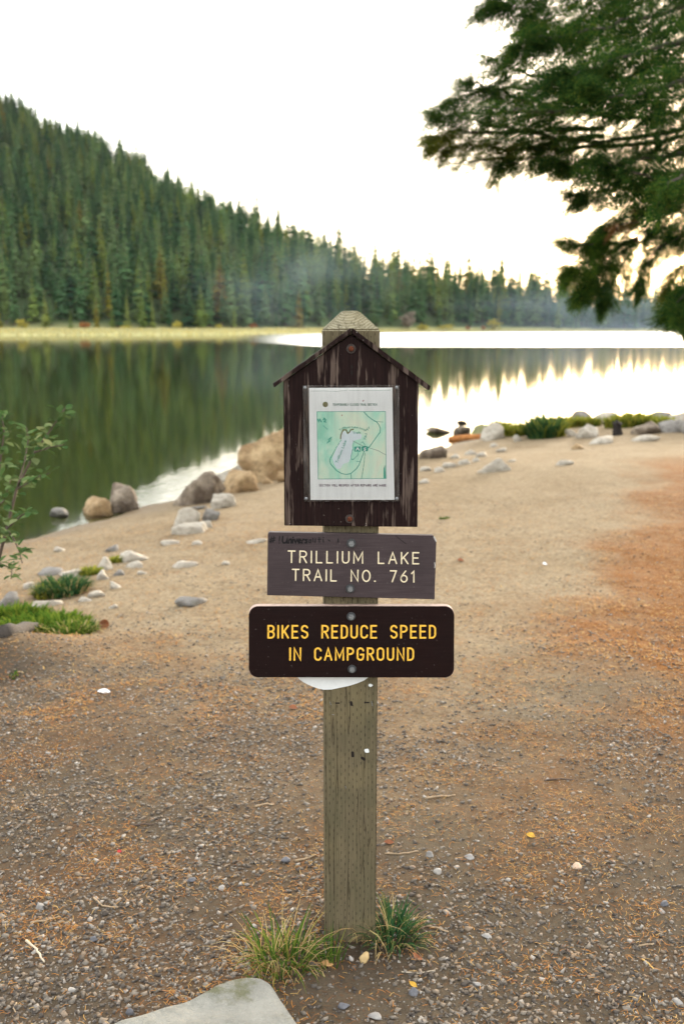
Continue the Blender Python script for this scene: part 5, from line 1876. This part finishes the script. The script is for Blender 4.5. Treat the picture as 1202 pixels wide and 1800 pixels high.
tuft(497, 1692, 'bushy green and straw grass tuft at the left foot of the post',
     [('green_blades', 105, 0, 0, 46, 0.075, 50, 140, 1.9, MGR, 1.1, 0.95), ('dry_blades', 80, -12, 0, 62, 0.085, 50, 150, 1.1, MDRY, 1.2, 1.2),
      ('green_blades', 45, 78, 0.0, 26, 0.04, 40, 95, 1.5, MGR, 0.9, 0.5), ('dry_blades', 90, 0, 0, 80, 0.10, 30, 70, 1.1, MDRY, 1.6, 2.2)], 61)
tuft(690, 1648, 'dark green grass tuft at the right foot of the post',
     [('green_blades', 170, 0, 0, 40, 0.07, 40, 105, 2.0, MGRB, 1.1, 0.9), ('dry_blades', 55, 0, 0, 48, 0.08, 50, 110, 1.1, MDRY, 1.2, 1.0),
      ('dry_blades', 9, -52, -0.02, 12, 0.02, 80, 140, 1.2, MDRY, 0.5, 1.5), ('dry_blades', 60, 10, 0, 60, 0.09, 25, 60, 1.1, MDRY, 1.6, 2.2)], 62)
tuft(440, 1738, 'small sparse grass sprigs beside the foreground slab', [('green_blades', 40, 45, 0.03, 40, 0.03, 20, 55, 1.5, MGR, 1.0, 0.6)], 63, 'grass tuft')
tuft(100, 1052, 'dark green grassy mound among the stones of the left beach', [('green_blades', 1000, 0, 0.16, 40, 0.17, 20, 52, 2.2, MGRB, 1.3, 0.8), ('green_blades', 200, -20, 0.1, 24, 0.12, 16, 40, 2.2, MYGR, 1.3, 0.8), ('dry_blades', 160, 0, 0.16, 46, 0.18, 18, 40, 1.6, MDRY, 1.2, 0.6)], 64)
tuft(75, 1112, 'bright green turf patch on the bank at the left border', [('green_blades', 1500, -18, 0.20, 84, 0.28, 12, 36, 2.2, MLIME, 0.9, 0.9), ('green_blades', 500, 50, 0.02, 44, 0.17, 12, 36, 2.2, MGR, 1.0, 0.9), ('dry_blades', 160, 50, 0.0, 60, 0.2, 10, 30, 2.0, MDRY, 1.0, 0.9)], 65, 'turf')
tuft(20, 1088, 'grass fringe hanging over the dark hollow of the turf bank', [('green_blades', 600, 0, 0.08, 60, 0.10, 20, 40, 2.4, MLIME, 0.9, 0.9)], 66, 'turf')
tuft(196, 990, 'small yellow green moss cushion among the pale stones', [('green_blades', 220, 6, 0.06, 14, 0.07, 8, 18, 2.6, MYGR, 1, 0.5)], 67, 'moss')
tuft(155, 1012, 'yellowish weed between the smooth pale stone and the upright one', [('green_blades', 220, 0, 0.06, 18, 0.07, 12, 24, 2.4, MYGR, 1, 0.5)], 68, 'weed')
tuft(90, 1190, 'few faint green sprigs on the gravel left of the paper scrap', [('green_blades', 40, -60, 0, 14, 0.05, 6, 18, 1.5, MGR, 1, 0.5)], 69, 'weed')
tuft(956, 770, 'dark green leafy clump on the right shore', [('green_blades', 420, 0, 0.2, 24, 0.4, 30, 66, 3.0, MGRB, 0.9, 0.6), ('green_blades', 160, 8, 0.2, 30, 0.4, 26, 56, 3.0, MYGR, 0.9, 0.6)], 70, 'grass clump')
tuft(1000, 752, 'yellow green grass behind the dark green clump', [('green_blades', 700, -10, 0.2, 48, 0.4, 18, 32, 3.0, MYGR, 0.8, 0.5)], 71, 'grass clump')
tuft(876, 760, 'round yellow green clump behind the grey white boulder', [('green_blades', 420, 0, 0.2, 18, 0.3, 18, 30, 3.0, MYGR, 0.8, 0.5)], 72, 'grass clump')
tuft(914, 766, 'olive green clump between the boulder and the dark clump', [('green_blades', 500, 0, 0.2, 22, 0.3, 20, 34, 3.0, MYGR, 0.8, 0.5)], 73, 'grass clump')
tuft(1112, 750, 'wide yellow green clump on the right bank', [('green_blades', 800, 0, 0.2, 42, 0.4, 20, 38, 3.0, MYGR, 0.8, 0.5)], 74, 'grass clump')
tuft(1173, 752, 'small yellow green clump near the right border', [('green_blades', 320, 0, 0.2, 16, 0.3, 18, 30, 3.0, MYGR, 0.8, 0.5)], 75, 'grass clump')
tuft(1040, 750, 'little yellow green clump beside the left pale slab', [('green_blades', 320, 0, 0.2, 16, 0.3, 16, 26, 3.0, MYGR, 0.8, 0.5)], 76, 'grass clump')
tuft(781, 912, 'tiny green sprig on the sand right of the notice board', [('green_blades', 40, 0, 0, 9, 0.05, 4, 9, 2.2, MGR, 1, 0.5)], 77, 'weed')

# root showing in the hollow under the turf
P0, t = hit(4, 1120); P1, _t = hit(66, 1106)
c = (P0 + P1) / 2
rt = obj('root', tube_mesh('root', [P0 + (P1 - P0) * k / 6 - c + np.array([0, 0, 0.02 + 0.008 * math.sin(k * 2)]) for k in range(7)], 0.05, 0.03, mat_bark('root_bark', (0.025, 0.02, 0.017), (0.06, 0.048, 0.04)), 9, 0.1, np.random.RandomState(2)))
rt.location = c
tag(rt, 'thick brown root in the dark hollow below the turf', 'root')


# ================================================================== LEAFY SHRUB AT THE LEFT
def at_depth(px, py, t):
    return CAMP + ray(px, py) * t


DSH = 4.9
stems = [[(-30, 1130, .25), (-8, 1010, .1), (12, 930, 0), (30, 860, 0), (62, 795, -.05), (92, 752, -.1), (116, 716, -.1)],
         [(-30, 1130, .25), (-22, 980, .2), (-14, 900, .2), (0, 820, .2), (8, 760, .2), (4, 728, .2)],
         [(30, 860, 0), (48, 850, -.1), (66, 838, -.15), (88, 832, -.2)],
         [(12, 930, 0), (24, 945, -.1), (34, 968, -.15), (40, 990, -.2)],
         [(62, 795, -.05), (90, 786, -.1), (112, 782, -.15)],
         [(30, 860, 0), (44, 810, .1), (50, 775, .15), (47, 750, .15)],
         [(-22, 980, .2), (0, 990, .05), (22, 1000, 0), (20, 1018, -.05)],
         [(12, 930, 0), (40, 905, -.15), (52, 900, -.2)],
         [(-14, 900, .2), (8, 880, .1), (20, 842, .1)],
         [(-22, 980, .2), (-60, 900, .3), (-80, 800, .35)],
         [(-14, 900, .2), (-40, 820, .35), (-50, 740, .4)]]
sb_base = at_depth(-30, 1130, DSH + .25)
sb_base[2] = float(ground_z(np.array(sb_base[0]), np.array(sb_base[1])))
shrub = empty('leafy_shrub', sb_base)
tag(shrub, 'slender green leaved shrub reaching in from the left border', 'bush')
MSTEM = mat_plain('shrub_stem', (0.075, 0.055, 0.04), 0.8)
MSL = M('shrub_leaf')
MSL = MSL.leafy(MSL.ramp(MSL.rnd(), [(0, (0.04, 0.085, 0.028)), (0.5, (0.075, 0.125, 0.045)), (0.85, (0.13, 0.18, 0.075)), (1, (0.22, 0.25, 0.12))]), 0.35)
lv = []
for k, w_ in enumerate((0.30, 0.38, 0.34)):
    V = [(0, 0, 0), (0.3, w_ * .8, .05), (0.3, 0, 0), (0.3, -w_ * .8, .05), (0.65, w_ * .85, .03), (0.65, 0, -.04), (0.65, -w_ * .85, .03), (1, 0, -.12)]
    F = [np.array([(1, 2, 5, 4), (2, 3, 6, 5)]), np.array([(0, 2, 1), (0, 3, 2), (4, 5, 7), (5, 6, 7)])]
    lv.append(mesh_np('leaf', np.array(V), F, MSL))
rs = np.random.RandomState(12)
nleaf = 0
for k, stp in enumerate(stems):
    P = [at_depth(a, b, DSH + d) - sb_base for a, b, d in stp]
    if k < 2: P[0][2] = -0.05
    # smooth the path
    tt = np.linspace(0, len(P) - 1, 4 * (len(P) - 1) + 1)
    Q = np.stack([np.interp(tt, range(len(P)), [p_[c_] for p_ in P]) for c_ in range(3)], -1)
    thick = 0.011 if k < 2 else 0.005
    obj('stem', tube_mesh('stem', list(Q), thick, 0.0022, MSTEM, 6, 0.1, rs), shrub)
    lng = np.linalg.norm(np.diff(Q, axis=0), axis=1).sum()
    cnt = int(lng / 0.0135) if k < 9 else int(lng / 0.05)
    for j in range(cnt):
        f_ = (j + rs.uniform()) / cnt
        if k < 2 and f_ < 0.30: continue
        if k < 2 and f_ < 0.62 and rs.uniform() < 0.5: continue
        q = np.array([np.interp(f_ * (len(Q) - 1), range(len(Q)), Q[:, c_]) for c_ in range(3)])
        o = bpy.data.objects.new('leaf', lv[rs.randint(3)])
        link(o, shrub)
        a = rs.uniform(0, 6.28)
        off_ = rs.uniform(0.0, 0.03)
        o.location = q + np.array([math.cos(a), math.sin(a), rs.uniform(-.3, .8)]) * off_
        o.rotation_euler = (rs.uniform(-.5, .5), rs.uniform(-1.0, .5), a)
        sz = rs.uniform(0.040, 0.066)
        o.scale = (sz, sz, sz)
        nleaf += 1

# ================================================================== HEMLOCK REACHING IN AT THE RIGHT
# one spray: a twig with two ranks of side shoots, each a ragged strip of needle faces
def spray_template(seed, full=True):
    r = np.random.RandomState(seed)
    V = []; F = []

    def strip(o, d, up, ln, wd, n=5):
        l = np.cross(up, d); l /= np.linalg.norm(l)
        for i in range(n):
            for sg in (1, -1):
                t0_ = (i + r.uniform(-.2, .2)) / n
                a = o + d * ln * t0_
                tip = a + (d * 0.62 + l * sg * 0.75 + up * r.uniform(-.25, .15)) * wd * (1 - 0.55 * t0_) * r.uniform(.75, 1.3)
                s = len(V)
                q = d * ln / n * 0.55
                V.extend([a - q * .30, a + q * .50, tip])
                F.append((s, s + 1, s + 2))
    up = np.array([0, 0, 1.0])
    n = 7
    for k in range(n):
        t = (k + 0.5) / n
        for sg in (1, -1):
            o = np.array([t, 0, -0.10 * t * t])
            ln = (0.42 * (1 - t) ** 0.7 + 0.08) * r.uniform(.7, 1.15)
            a = r.uniform(0.75, 1.05)
            d = np.array([math.cos(a), sg * math.sin(a), r.uniform(-.38, -.05)]); d /= np.linalg.norm(d)
            strip(o, d, up, ln, 0.085, 4)
    strip(np.array([0.1, 0, 0]), np.array([1, 0, -.1]) / 1.005, up, 0.95, 0.09, 6)
    return np.array(V), np.array(F)


SPR = [spray_template(500 + k) for k in range(5)]
HB = np.array([4.75, 10.6])
HBZ = float(ground_z(np.array(HB[0]), np.array(HB[1])))
hem = empty('hemlock_tree', (HB[0], HB[1], HBZ))
tag(hem, 'big dark green conifer whose boughs hang into the picture at upper right', 'tree')
_hb3 = np.array([HB[0], HB[1], HBZ])
rs = np.random.RandomState(5)
tp_path = [np.array([0.03 * math.sin(z), 0.03 * math.cos(z * 1.3), z]) for z in np.linspace(-0.3, 13, 22)]
obj('trunk', tube_mesh('trunk', tp_path, 0.30, 0.07, mat_bark('hemlock_bark', (0.035, 0.026, 0.02), (0.09, 0.068, 0.05)), 14, 0.06, rs), hem)


def hemmat(name, stops, transl):
    m = M(name)
    c = m.ramp(m.island(), stops)
    c = m.mix(m.rng(m.noise(m.pos(), 1.6, 3), 0.35, 0.65, 0, 0.55), c, (0.016, 0.040, 0.014))
    return m.leafy(c, transl)


MHEM = hemmat('hemlock_needles', [(0, (0.008, 0.028, 0.009)), (0.4, (0.024, 0.070, 0.015)), (0.8, (0.066, 0.125, 0.018)), (1, (0.18, 0.20, 0.025))], 0.42)
MHEMB = hemmat('fresh_hemlock_needles', [(0, (0.014, 0.05, 0.010)), (0.4, (0.045, 0.115, 0.016)), (0.8, (0.11, 0.18, 0.02)), (1, (0.24, 0.26, 0.03))], 0.45)
MHEMD = hemmat('dead_hemlock_needles', [(0, (0.16, 0.07, 0.03)), (0.6, (0.26, 0.12, 0.05)), (1, (0.34, 0.20, 0.09))], 0.3)
MHEMY = hemmat('olive_hemlock_needles', [(0, (0.04, 0.075, 0.014)), (0.5, (0.10, 0.13, 0.02)), (1, (0.22, 0.19, 0.03))], 0.45)
MHBR = mat_bark('hemlock_twig', (0.03, 0.022, 0.018), (0.08, 0.06, 0.045))

# boughs: list of (px, py, depth) from the trunk outwards, sprays per metre, spread (m), spray length (m), material
_bough = [
    # upper block
    ([(1340, -160, 10.4), (1200, -70, 10.0), (1050, -20, 9.6), (930, 0, 9.4), (858, 6, 9.2)], 70, 0.34, 0.34, MHEM),
    ([(1340, -60, 10.4), (1220, 10, 9.6), (1090, 40, 9.2), (985, 62, 8.9), (908, 74, 8.8)], 80, 0.36, 0.34, MHEM),
    ([(1340, 10, 10.4), (1230, 60, 9.0), (1130, 90, 8.5), (1040, 120, 8.2), (985, 132, 8.0)], 85, 0.33, 0.32, MHEM),
    ([(1345, -120, 10.8), (1240, -40, 11.2), (1120, 10, 11.5), (1010, 50, 11.6), (930, 40, 11.7)], 80, 0.40, 0.36, MHEM),
    ([(1340, 80, 10.4), (1250, 130, 8.8), (1170, 150, 8.2), (1100, 175, 7.9), (1030, 160, 7.8)], 90, 0.34, 0.30, MHEM),
    # long bough to the left
    ([(1340, 150, 10.4), (1190, 200, 10.0), (1060, 205, 9.7), (930, 180, 9.5), (850, 150, 9.4), (815, 140, 9.3)], 60, 0.26, 0.26, MHEM),
    ([(1335, 190, 10.5), (1150, 240, 10.2), (1000, 250, 9.9), (890, 222, 9.7), (800, 208, 9.6), (760, 202, 9.6)], 66, 0.26, 0.26, MHEM),
    ([(1335, 220, 10.5), (1120, 255, 10.4), (980, 262, 10.2), (880, 262, 10.0), (810, 256, 9.9), (768, 258, 9.9)], 60, 0.24, 0.25, MHEMY),
    ([(1060, 240, 10.3), (980, 248, 10.2), (900, 272, 10.1), (830, 284, 10.0), (775, 284, 10.0)], 36, 0.17, 0.22, MHEM),
    ([(930, 250, 10.0), (895, 275, 10.0), (875, 298, 10.0), (866, 322, 10.0)], 60, 0.10, 0.22, MHEMY),
    ([(1150, 140, 9.6), (1030, 140, 9.5), (930, 130, 9.4), (868, 112, 9.3)], 60, 0.22, 0.28, MHEM),
    ([(1090, 175, 9.6), (990, 165, 9.5), (900, 152, 9.4), (830, 165, 9.4), (788, 176, 9.4)], 62, 0.20, 0.26, MHEM),
    ([(1060, 225, 10.0), (960, 228, 9.8), (870, 236, 9.7), (795, 232, 9.7), (760, 242, 9.7)], 62, 0.20, 0.25, MHEMY),
    ([(1080, 200, 9.2), (980, 195, 9.0), (905, 195, 8.9), (850, 188, 8.9)], 62, 0.24, 0.26, MHEM),
    ([(1060, 250, 9.9), (990, 268, 9.8), (930, 280, 9.8), (880, 292, 9.8)], 46, 0.13, 0.22, MHEM),
    ([(1340, 400, 10.6), (1260, 398, 10.3), (1200, 402, 10.2), (1140, 404, 10.1)], 70, 0.18, 0.24, MHEM),
    ([(985, 255, 10.0), (950, 265, 10.0), (934, 285, 10.0)], 34, 0.08, 0.18, MHEMY),
    # middle mass hanging down
    ([(1340, 240, 10.6), (1210, 270, 10.0), (1110, 285, 9.6), (1030, 290, 9.4), (975, 286, 9.3)], 85, 0.30, 0.30, MHEM),
    ([(1340, 300, 10.6), (1220, 310, 10.2), (1120, 325, 10.0), (1050, 340, 9.9), (1006, 346, 9.9)], 85, 0.26, 0.28, MHEM),
    ([(1340, 330, 10.6), (1230, 330, 9.0), (1170, 325, 8.5), (1110, 300, 8.2), (1060, 280, 8.1)], 80, 0.30, 0.28, MHEM),
    ([(1340, 360, 10.6), (1230, 350, 10.6), (1130, 370, 10.5), (1070, 395, 10.4), (1045, 420, 10.4)], 90, 0.19, 0.27, MHEM),
    ([(1330, 300, 10.2), (1260, 300, 7.8), (1210, 300, 7.5), (1170, 330, 7.4), (1150, 360, 7.4)], 44, 0.16, 0.24, MHEM),
    ([(1250, 350, 10.0), (1180, 362, 9.8), (1120, 385, 9.7), (1082, 402, 9.7)], 26, 0.09, 0.20, MHEMD),
    # low mass over the lake
    ([(1340, 420, 10.6), (1240, 410, 10.4), (1150, 420, 10.2), (1070, 430, 10.0), (1010, 428, 9.9), (988, 424, 9.9)], 70, 0.13, 0.24, MHEMB),
    ([(1120, 420, 10.1), (1060, 445, 10.0), (1020, 470, 9.9), (994, 482, 9.9)], 150, 0.17, 0.24, MHEMB),
    ([(1110, 430, 10.1), (1060, 470, 10.0), (1035, 500, 10.0), (1020, 520, 10.0)], 130, 0.15, 0.24, MHEM),
    ([(1110, 440, 10.2), (1080, 480, 10.1), (1068, 510, 10.1), (1060, 532, 10.1)], 110, 0.12, 0.22, MHEM),
    ([(1340, 380, 10.6), (1260, 390, 10.2), (1200, 410, 10.0), (1150, 440, 9.9), (1128, 480, 9.9), (1124, 515, 9.9)], 80, 0.12, 0.22, MHEM),
    ([(1340, 430, 10.6), (1260, 440, 10.4), (1210, 460, 10.2), (1185, 490, 10.1), (1170, 520, 10.1)], 70, 0.14, 0.22, MHEMY),
    ([(1340, 470, 10.6), (1270, 480, 9.6), (1220, 500, 9.2), (1190, 530, 9.0), (1172, 556, 9.0)], 100, 0.16, 0.24, MHEM),
    ([(1340, 500, 10.6), (1280, 505, 9.8), (1235, 520, 9.6), (1205, 548, 9.5), (1195, 566, 9.5)], 90, 0.14, 0.22, MHEM),
    # upper boughs outside the picture, so that the tree goes on
    ([(1345, -400, 10.6), (1200, -340, 10.2), (1080, -300, 10.0), (980, -280, 9.8)], 28, 0.40, 0.40, MHEM),
    ([(1345, -260, 10.6), (1180, -200, 9.0), (1060, -170, 8.4), (960, -150, 8.0)], 28, 0.40, 0.40, MHEM),
    ([(1350, -100, 10.8), (1480, -60, 10.4), (1600, -40, 10.2)], 26, 0.45, 0.42, MHEM),
    ([(1350, 120, 10.8), (1480, 160, 10.4), (1620, 190, 10.0)], 26, 0.45, 0.42, MHEM),
    ([(1350, 300, 10.8), (1480, 330, 10.6), (1600, 370, 10.4)], 26, 0.40, 0.40, MHEM),
    ([(1350, 0, 10.8), (1330, 40, 12.4), (1300, 60, 13.6)], 26, 0.45, 0.42, MHEM),
    ([(1350, 220, 10.8), (1320, 240, 12.2), (1260, 270, 13.2)], 26, 0.40, 0.40, MHEM),
    ([(1350, -220, 10.8), (1290, -180, 12.6), (1230, -150, 13.8)], 26, 0.45, 0.42, MHEM)]


def orient(d, up, roll):
    """rows: spray x axis along d, z axis near up, rolled"""
    x = d / np.linalg.norm(d, axis=1)[:, None]
    y = np.cross(up, x); y /= np.linalg.norm(y, axis=1)[:, None]
    z = np.cross(x, y)
    c, s = np.cos(roll)[:, None], np.sin(roll)[:, None]
    return np.stack([x, y * c + z * s, z * c - y * s], -1)


for path, dens, spread, sl_, mt in _bough:
    P = np.array([at_depth(*q) for q in path]) - _hb3
    tt = np.linspace(0, len(P) - 1, 5 * (len(P) - 1) + 1)
    Q = np.stack([np.interp(tt, range(len(P)), P[:, c_]) for c_ in range(3)], -1)
    Q[1:-1] = 0.25 * Q[:-2] + 0.5 * Q[1:-1] + 0.25 * Q[2:]
    Q += np.r_[[[0, 0, 0]], rs.normal(size=(len(Q) - 1, 3)) * 0.012]
    br = obj('branch', tube_mesh('branch', list(Q), 0.030 if spread > .15 else 0.014, 0.004, MHBR, 6, 0.15, rs), hem)
    seg = np.linalg.norm(np.diff(Q, axis=0), axis=1); ss = np.r_[0, np.cumsum(seg)]
    n = int(ss[-1] * dens * 2.6)
    f_ = 1 - rs.uniform(0, 1, n) ** 1.15 * 0.86
    pos = np.stack([np.interp(f_ * ss[-1], ss, Q[:, c_]) for c_ in range(3)], -1)
    k_ = np.clip(np.searchsorted(ss, f_ * ss[-1]) - 1, 0, len(seg) - 1)
    tang = (Q[1:] - Q[:-1])[k_] / seg[k_][:, None]
    lat = np.cross(tang, [0, 0, 1.0]); lat /= np.linalg.norm(lat, axis=1)[:, None]
    side = rs.choice([-1, 1], n)
    taper = np.clip((1.05 - f_) * 2.2, 0.15, 1)
    offr = rs.uniform(0, 1, n) ** 0.8 * spread * taper
    offv = rs.normal(size=n) * spread * 0.55 * taper
    pos = pos + lat * (side * offr)[:, None] + tang * (offr * 0.5)[:, None]
    pos[:, 2] += offv - 0.25 * offr
    d = tang * rs.uniform(0.5, 1.1, n)[:, None] + lat * (side * rs.uniform(0.1, 0.9, n))[:, None]
    d[:, 2] += rs.uniform(-0.75, 0.10, n)
    ori = orient(d, np.tile([0, 0, 1.0], (n, 1)) + rs.normal(size=(n, 3)) * 0.25, rs.normal(size=n) * 0.9)
    size = sl_ * 0.9 * rs.uniform(0.55, 1.15, n)
    Vs = []; Fs = []; o0 = 0
    for j in range(n):
        v, f = SPR[rs.randint(5)]
        w3 = (v * size[j]) @ ori[j].T + pos[j]
        Vs.append(w3); Fs.append(f + o0); o0 += len(v)
    tag(obj('foliage', mesh_np('foliage', np.vstack(Vs), np.vstack(Fs), mt), br), kind='stuff')

# a few thin bare twigs and stray sprigs at the tip of the long bough
for (a, b, c_, d_) in ((768, 262, 738, 306), (775, 284, 757, 325), (772, 205, 758, 168)):
    p0, p1 = at_depth(a, b, 9.9) - _hb3, at_depth(c_, d_, 9.9) - _hb3
    br = obj('twig', tube_mesh('twig', [p0 + (p1 - p0) * k / 4 + rs.normal(size=3) * 0.006 for k in range(5)], 0.004, 0.002, MHBR, 5), hem)
    Vs = []; Fs = []; o0 = 0
    for j in range(3):
        v, f = SPR[rs.randint(5)]
        d = (p1 - p0) / np.linalg.norm(p1 - p0) + rs.normal(size=3) * 0.3
        ori = orient(d[None], np.array([[0, 0, 1.0]]), rs.normal(size=1) * 0.5)[0]
        w3 = (v * 0.11) @ ori.T + p1 - (p1 - p0) * 0.15 * j
        Vs.append(w3); Fs.append(f + o0); o0 += len(v)
    tag(obj('foliage', mesh_np('foliage', np.vstack(Vs), np.vstack(Fs), MHEM), br), kind='stuff')

# ================================================================== AIR
HAZE = True
if HAZE:
    bm = bmesh.new()
    bmesh.ops.create_cube(bm, size=1.0)
    hz_ = bpy.data.meshes.new('haze'); bm.to_mesh(hz_); bm.free()
    ho = obj('haze', hz_)
    zt = float(hv[:, 2].max()) + 24; zb = -8.0
    ho.location = (0, 0, (zt + zb) / 2)
    ho.scale = (2640, 2640, zt - zb)
    hm = bpy.data.materials.new('haze'); hm.use_nodes = True
    hn = hm.node_tree
    hn.nodes.remove(hn.nodes['Principled BSDF'])
    pv = hn.nodes.new('ShaderNodeVolumePrincipled')
    pv.inputs['Color'].default_value = (0.86, 0.93, 1.0, 1)
    pv.inputs['Density'].default_value = 0.00002
    pv.inputs['Anisotropy'].default_value = 0.2
    hn.links.new(pv.outputs[0], hn.nodes['Material Output'].inputs['Volume'])
    hz_.materials.append(hm)
    tag(ho, 'thin morning haze over the lake', kind='stuff')

    # mist lying over the far right shore and a drift of smoke before the hill
    mm = bpy.data.materials.new('mist'); mm.use_nodes = True
    mn = mm.node_tree
    mn.nodes.remove(mn.nodes['Principled BSDF'])
    mv = mn.nodes.new('ShaderNodeVolumePrincipled')
    mv.inputs['Color'].default_value = (0.80, 0.90, 1.0, 1)
    mv.inputs['Density'].default_value = 0.0030
    mn.links.new(mv.outputs[0], mn.nodes['Material Output'].inputs['Volume'])
    sm = bpy.data.materials.new('smoke'); sm.use_nodes = True
    for mat_, dn, nsc, lo in ((mm, 0.0075, 2.2, 0.30), (sm, 0.006, 1.7, 0.44)):
        mn = mat_.node_tree
        mn.nodes.clear()
        ou = mn.nodes.new('ShaderNodeOutputMaterial')
        mv = mn.nodes.new('ShaderNodeVolumePrincipled')
        mv.inputs['Color'].default_value = (0.66, 0.82, 1.0, 1)
        mn.links.new(mv.outputs[0], ou.inputs['Volume'])
        tc = mn.nodes.new('ShaderNodeTexCoord')
        ln = mn.nodes.new('ShaderNodeVectorMath'); ln.operation = 'LENGTH'
        mn.links.new(tc.outputs['Object'], ln.inputs[0])
        fo = mn.nodes.new('ShaderNodeMapRange')
        for k_, v_ in (('From Min', 1.0), ('From Max', 0.15), ('To Min', 0.0), ('To Max', dn)): fo.inputs[k_].default_value = v_
        mn.links.new(ln.outputs['Value'], fo.inputs['Value'])
        no = mn.nodes.new('ShaderNodeTexNoise'); no.inputs['Scale'].default_value = nsc; no.inputs['Detail'].default_value = 2
        mn.links.new(tc.outputs['Object'], no.inputs['Vector'])
        nr_ = mn.nodes.new('ShaderNodeMapRange')
        nr_.inputs['From Min'].default_value = lo; nr_.inputs['From Max'].default_value = 0.72
        mn.links.new(no.outputs[0], nr_.inputs['Value'])
        mu_ = mn.nodes.new('ShaderNodeMath'); mu_.operation = 'MULTIPLY'
        mn.links.new(fo.outputs[0], mu_.inputs[0]); mn.links.new(nr_.outputs[0], mu_.inputs[1])
        mn.links.new(mu_.outputs[0], mv.inputs['Density'])
    for nm, loc, sc, ma, lab in (('mist', (210, 640, 4), (240, 190, 30), mm, 'bluish mist lying before the trees of the far right shore'),
                                 ('smoke', (-18, 362, 18), (46, 30, 22), sm, 'faint bluish smoke drifting before the forest left of the signpost')):
        bm = bmesh.new(); bmesh.ops.create_icosphere(bm, subdivisions=3, radius=1)
        me_ = bpy.data.meshes.new(nm); bm.to_mesh(me_); bm.free()
        me_.materials.append(ma)
        o = obj(nm, me_); o.location = loc; o.scale = sc
        tag(o, lab, kind='stuff')
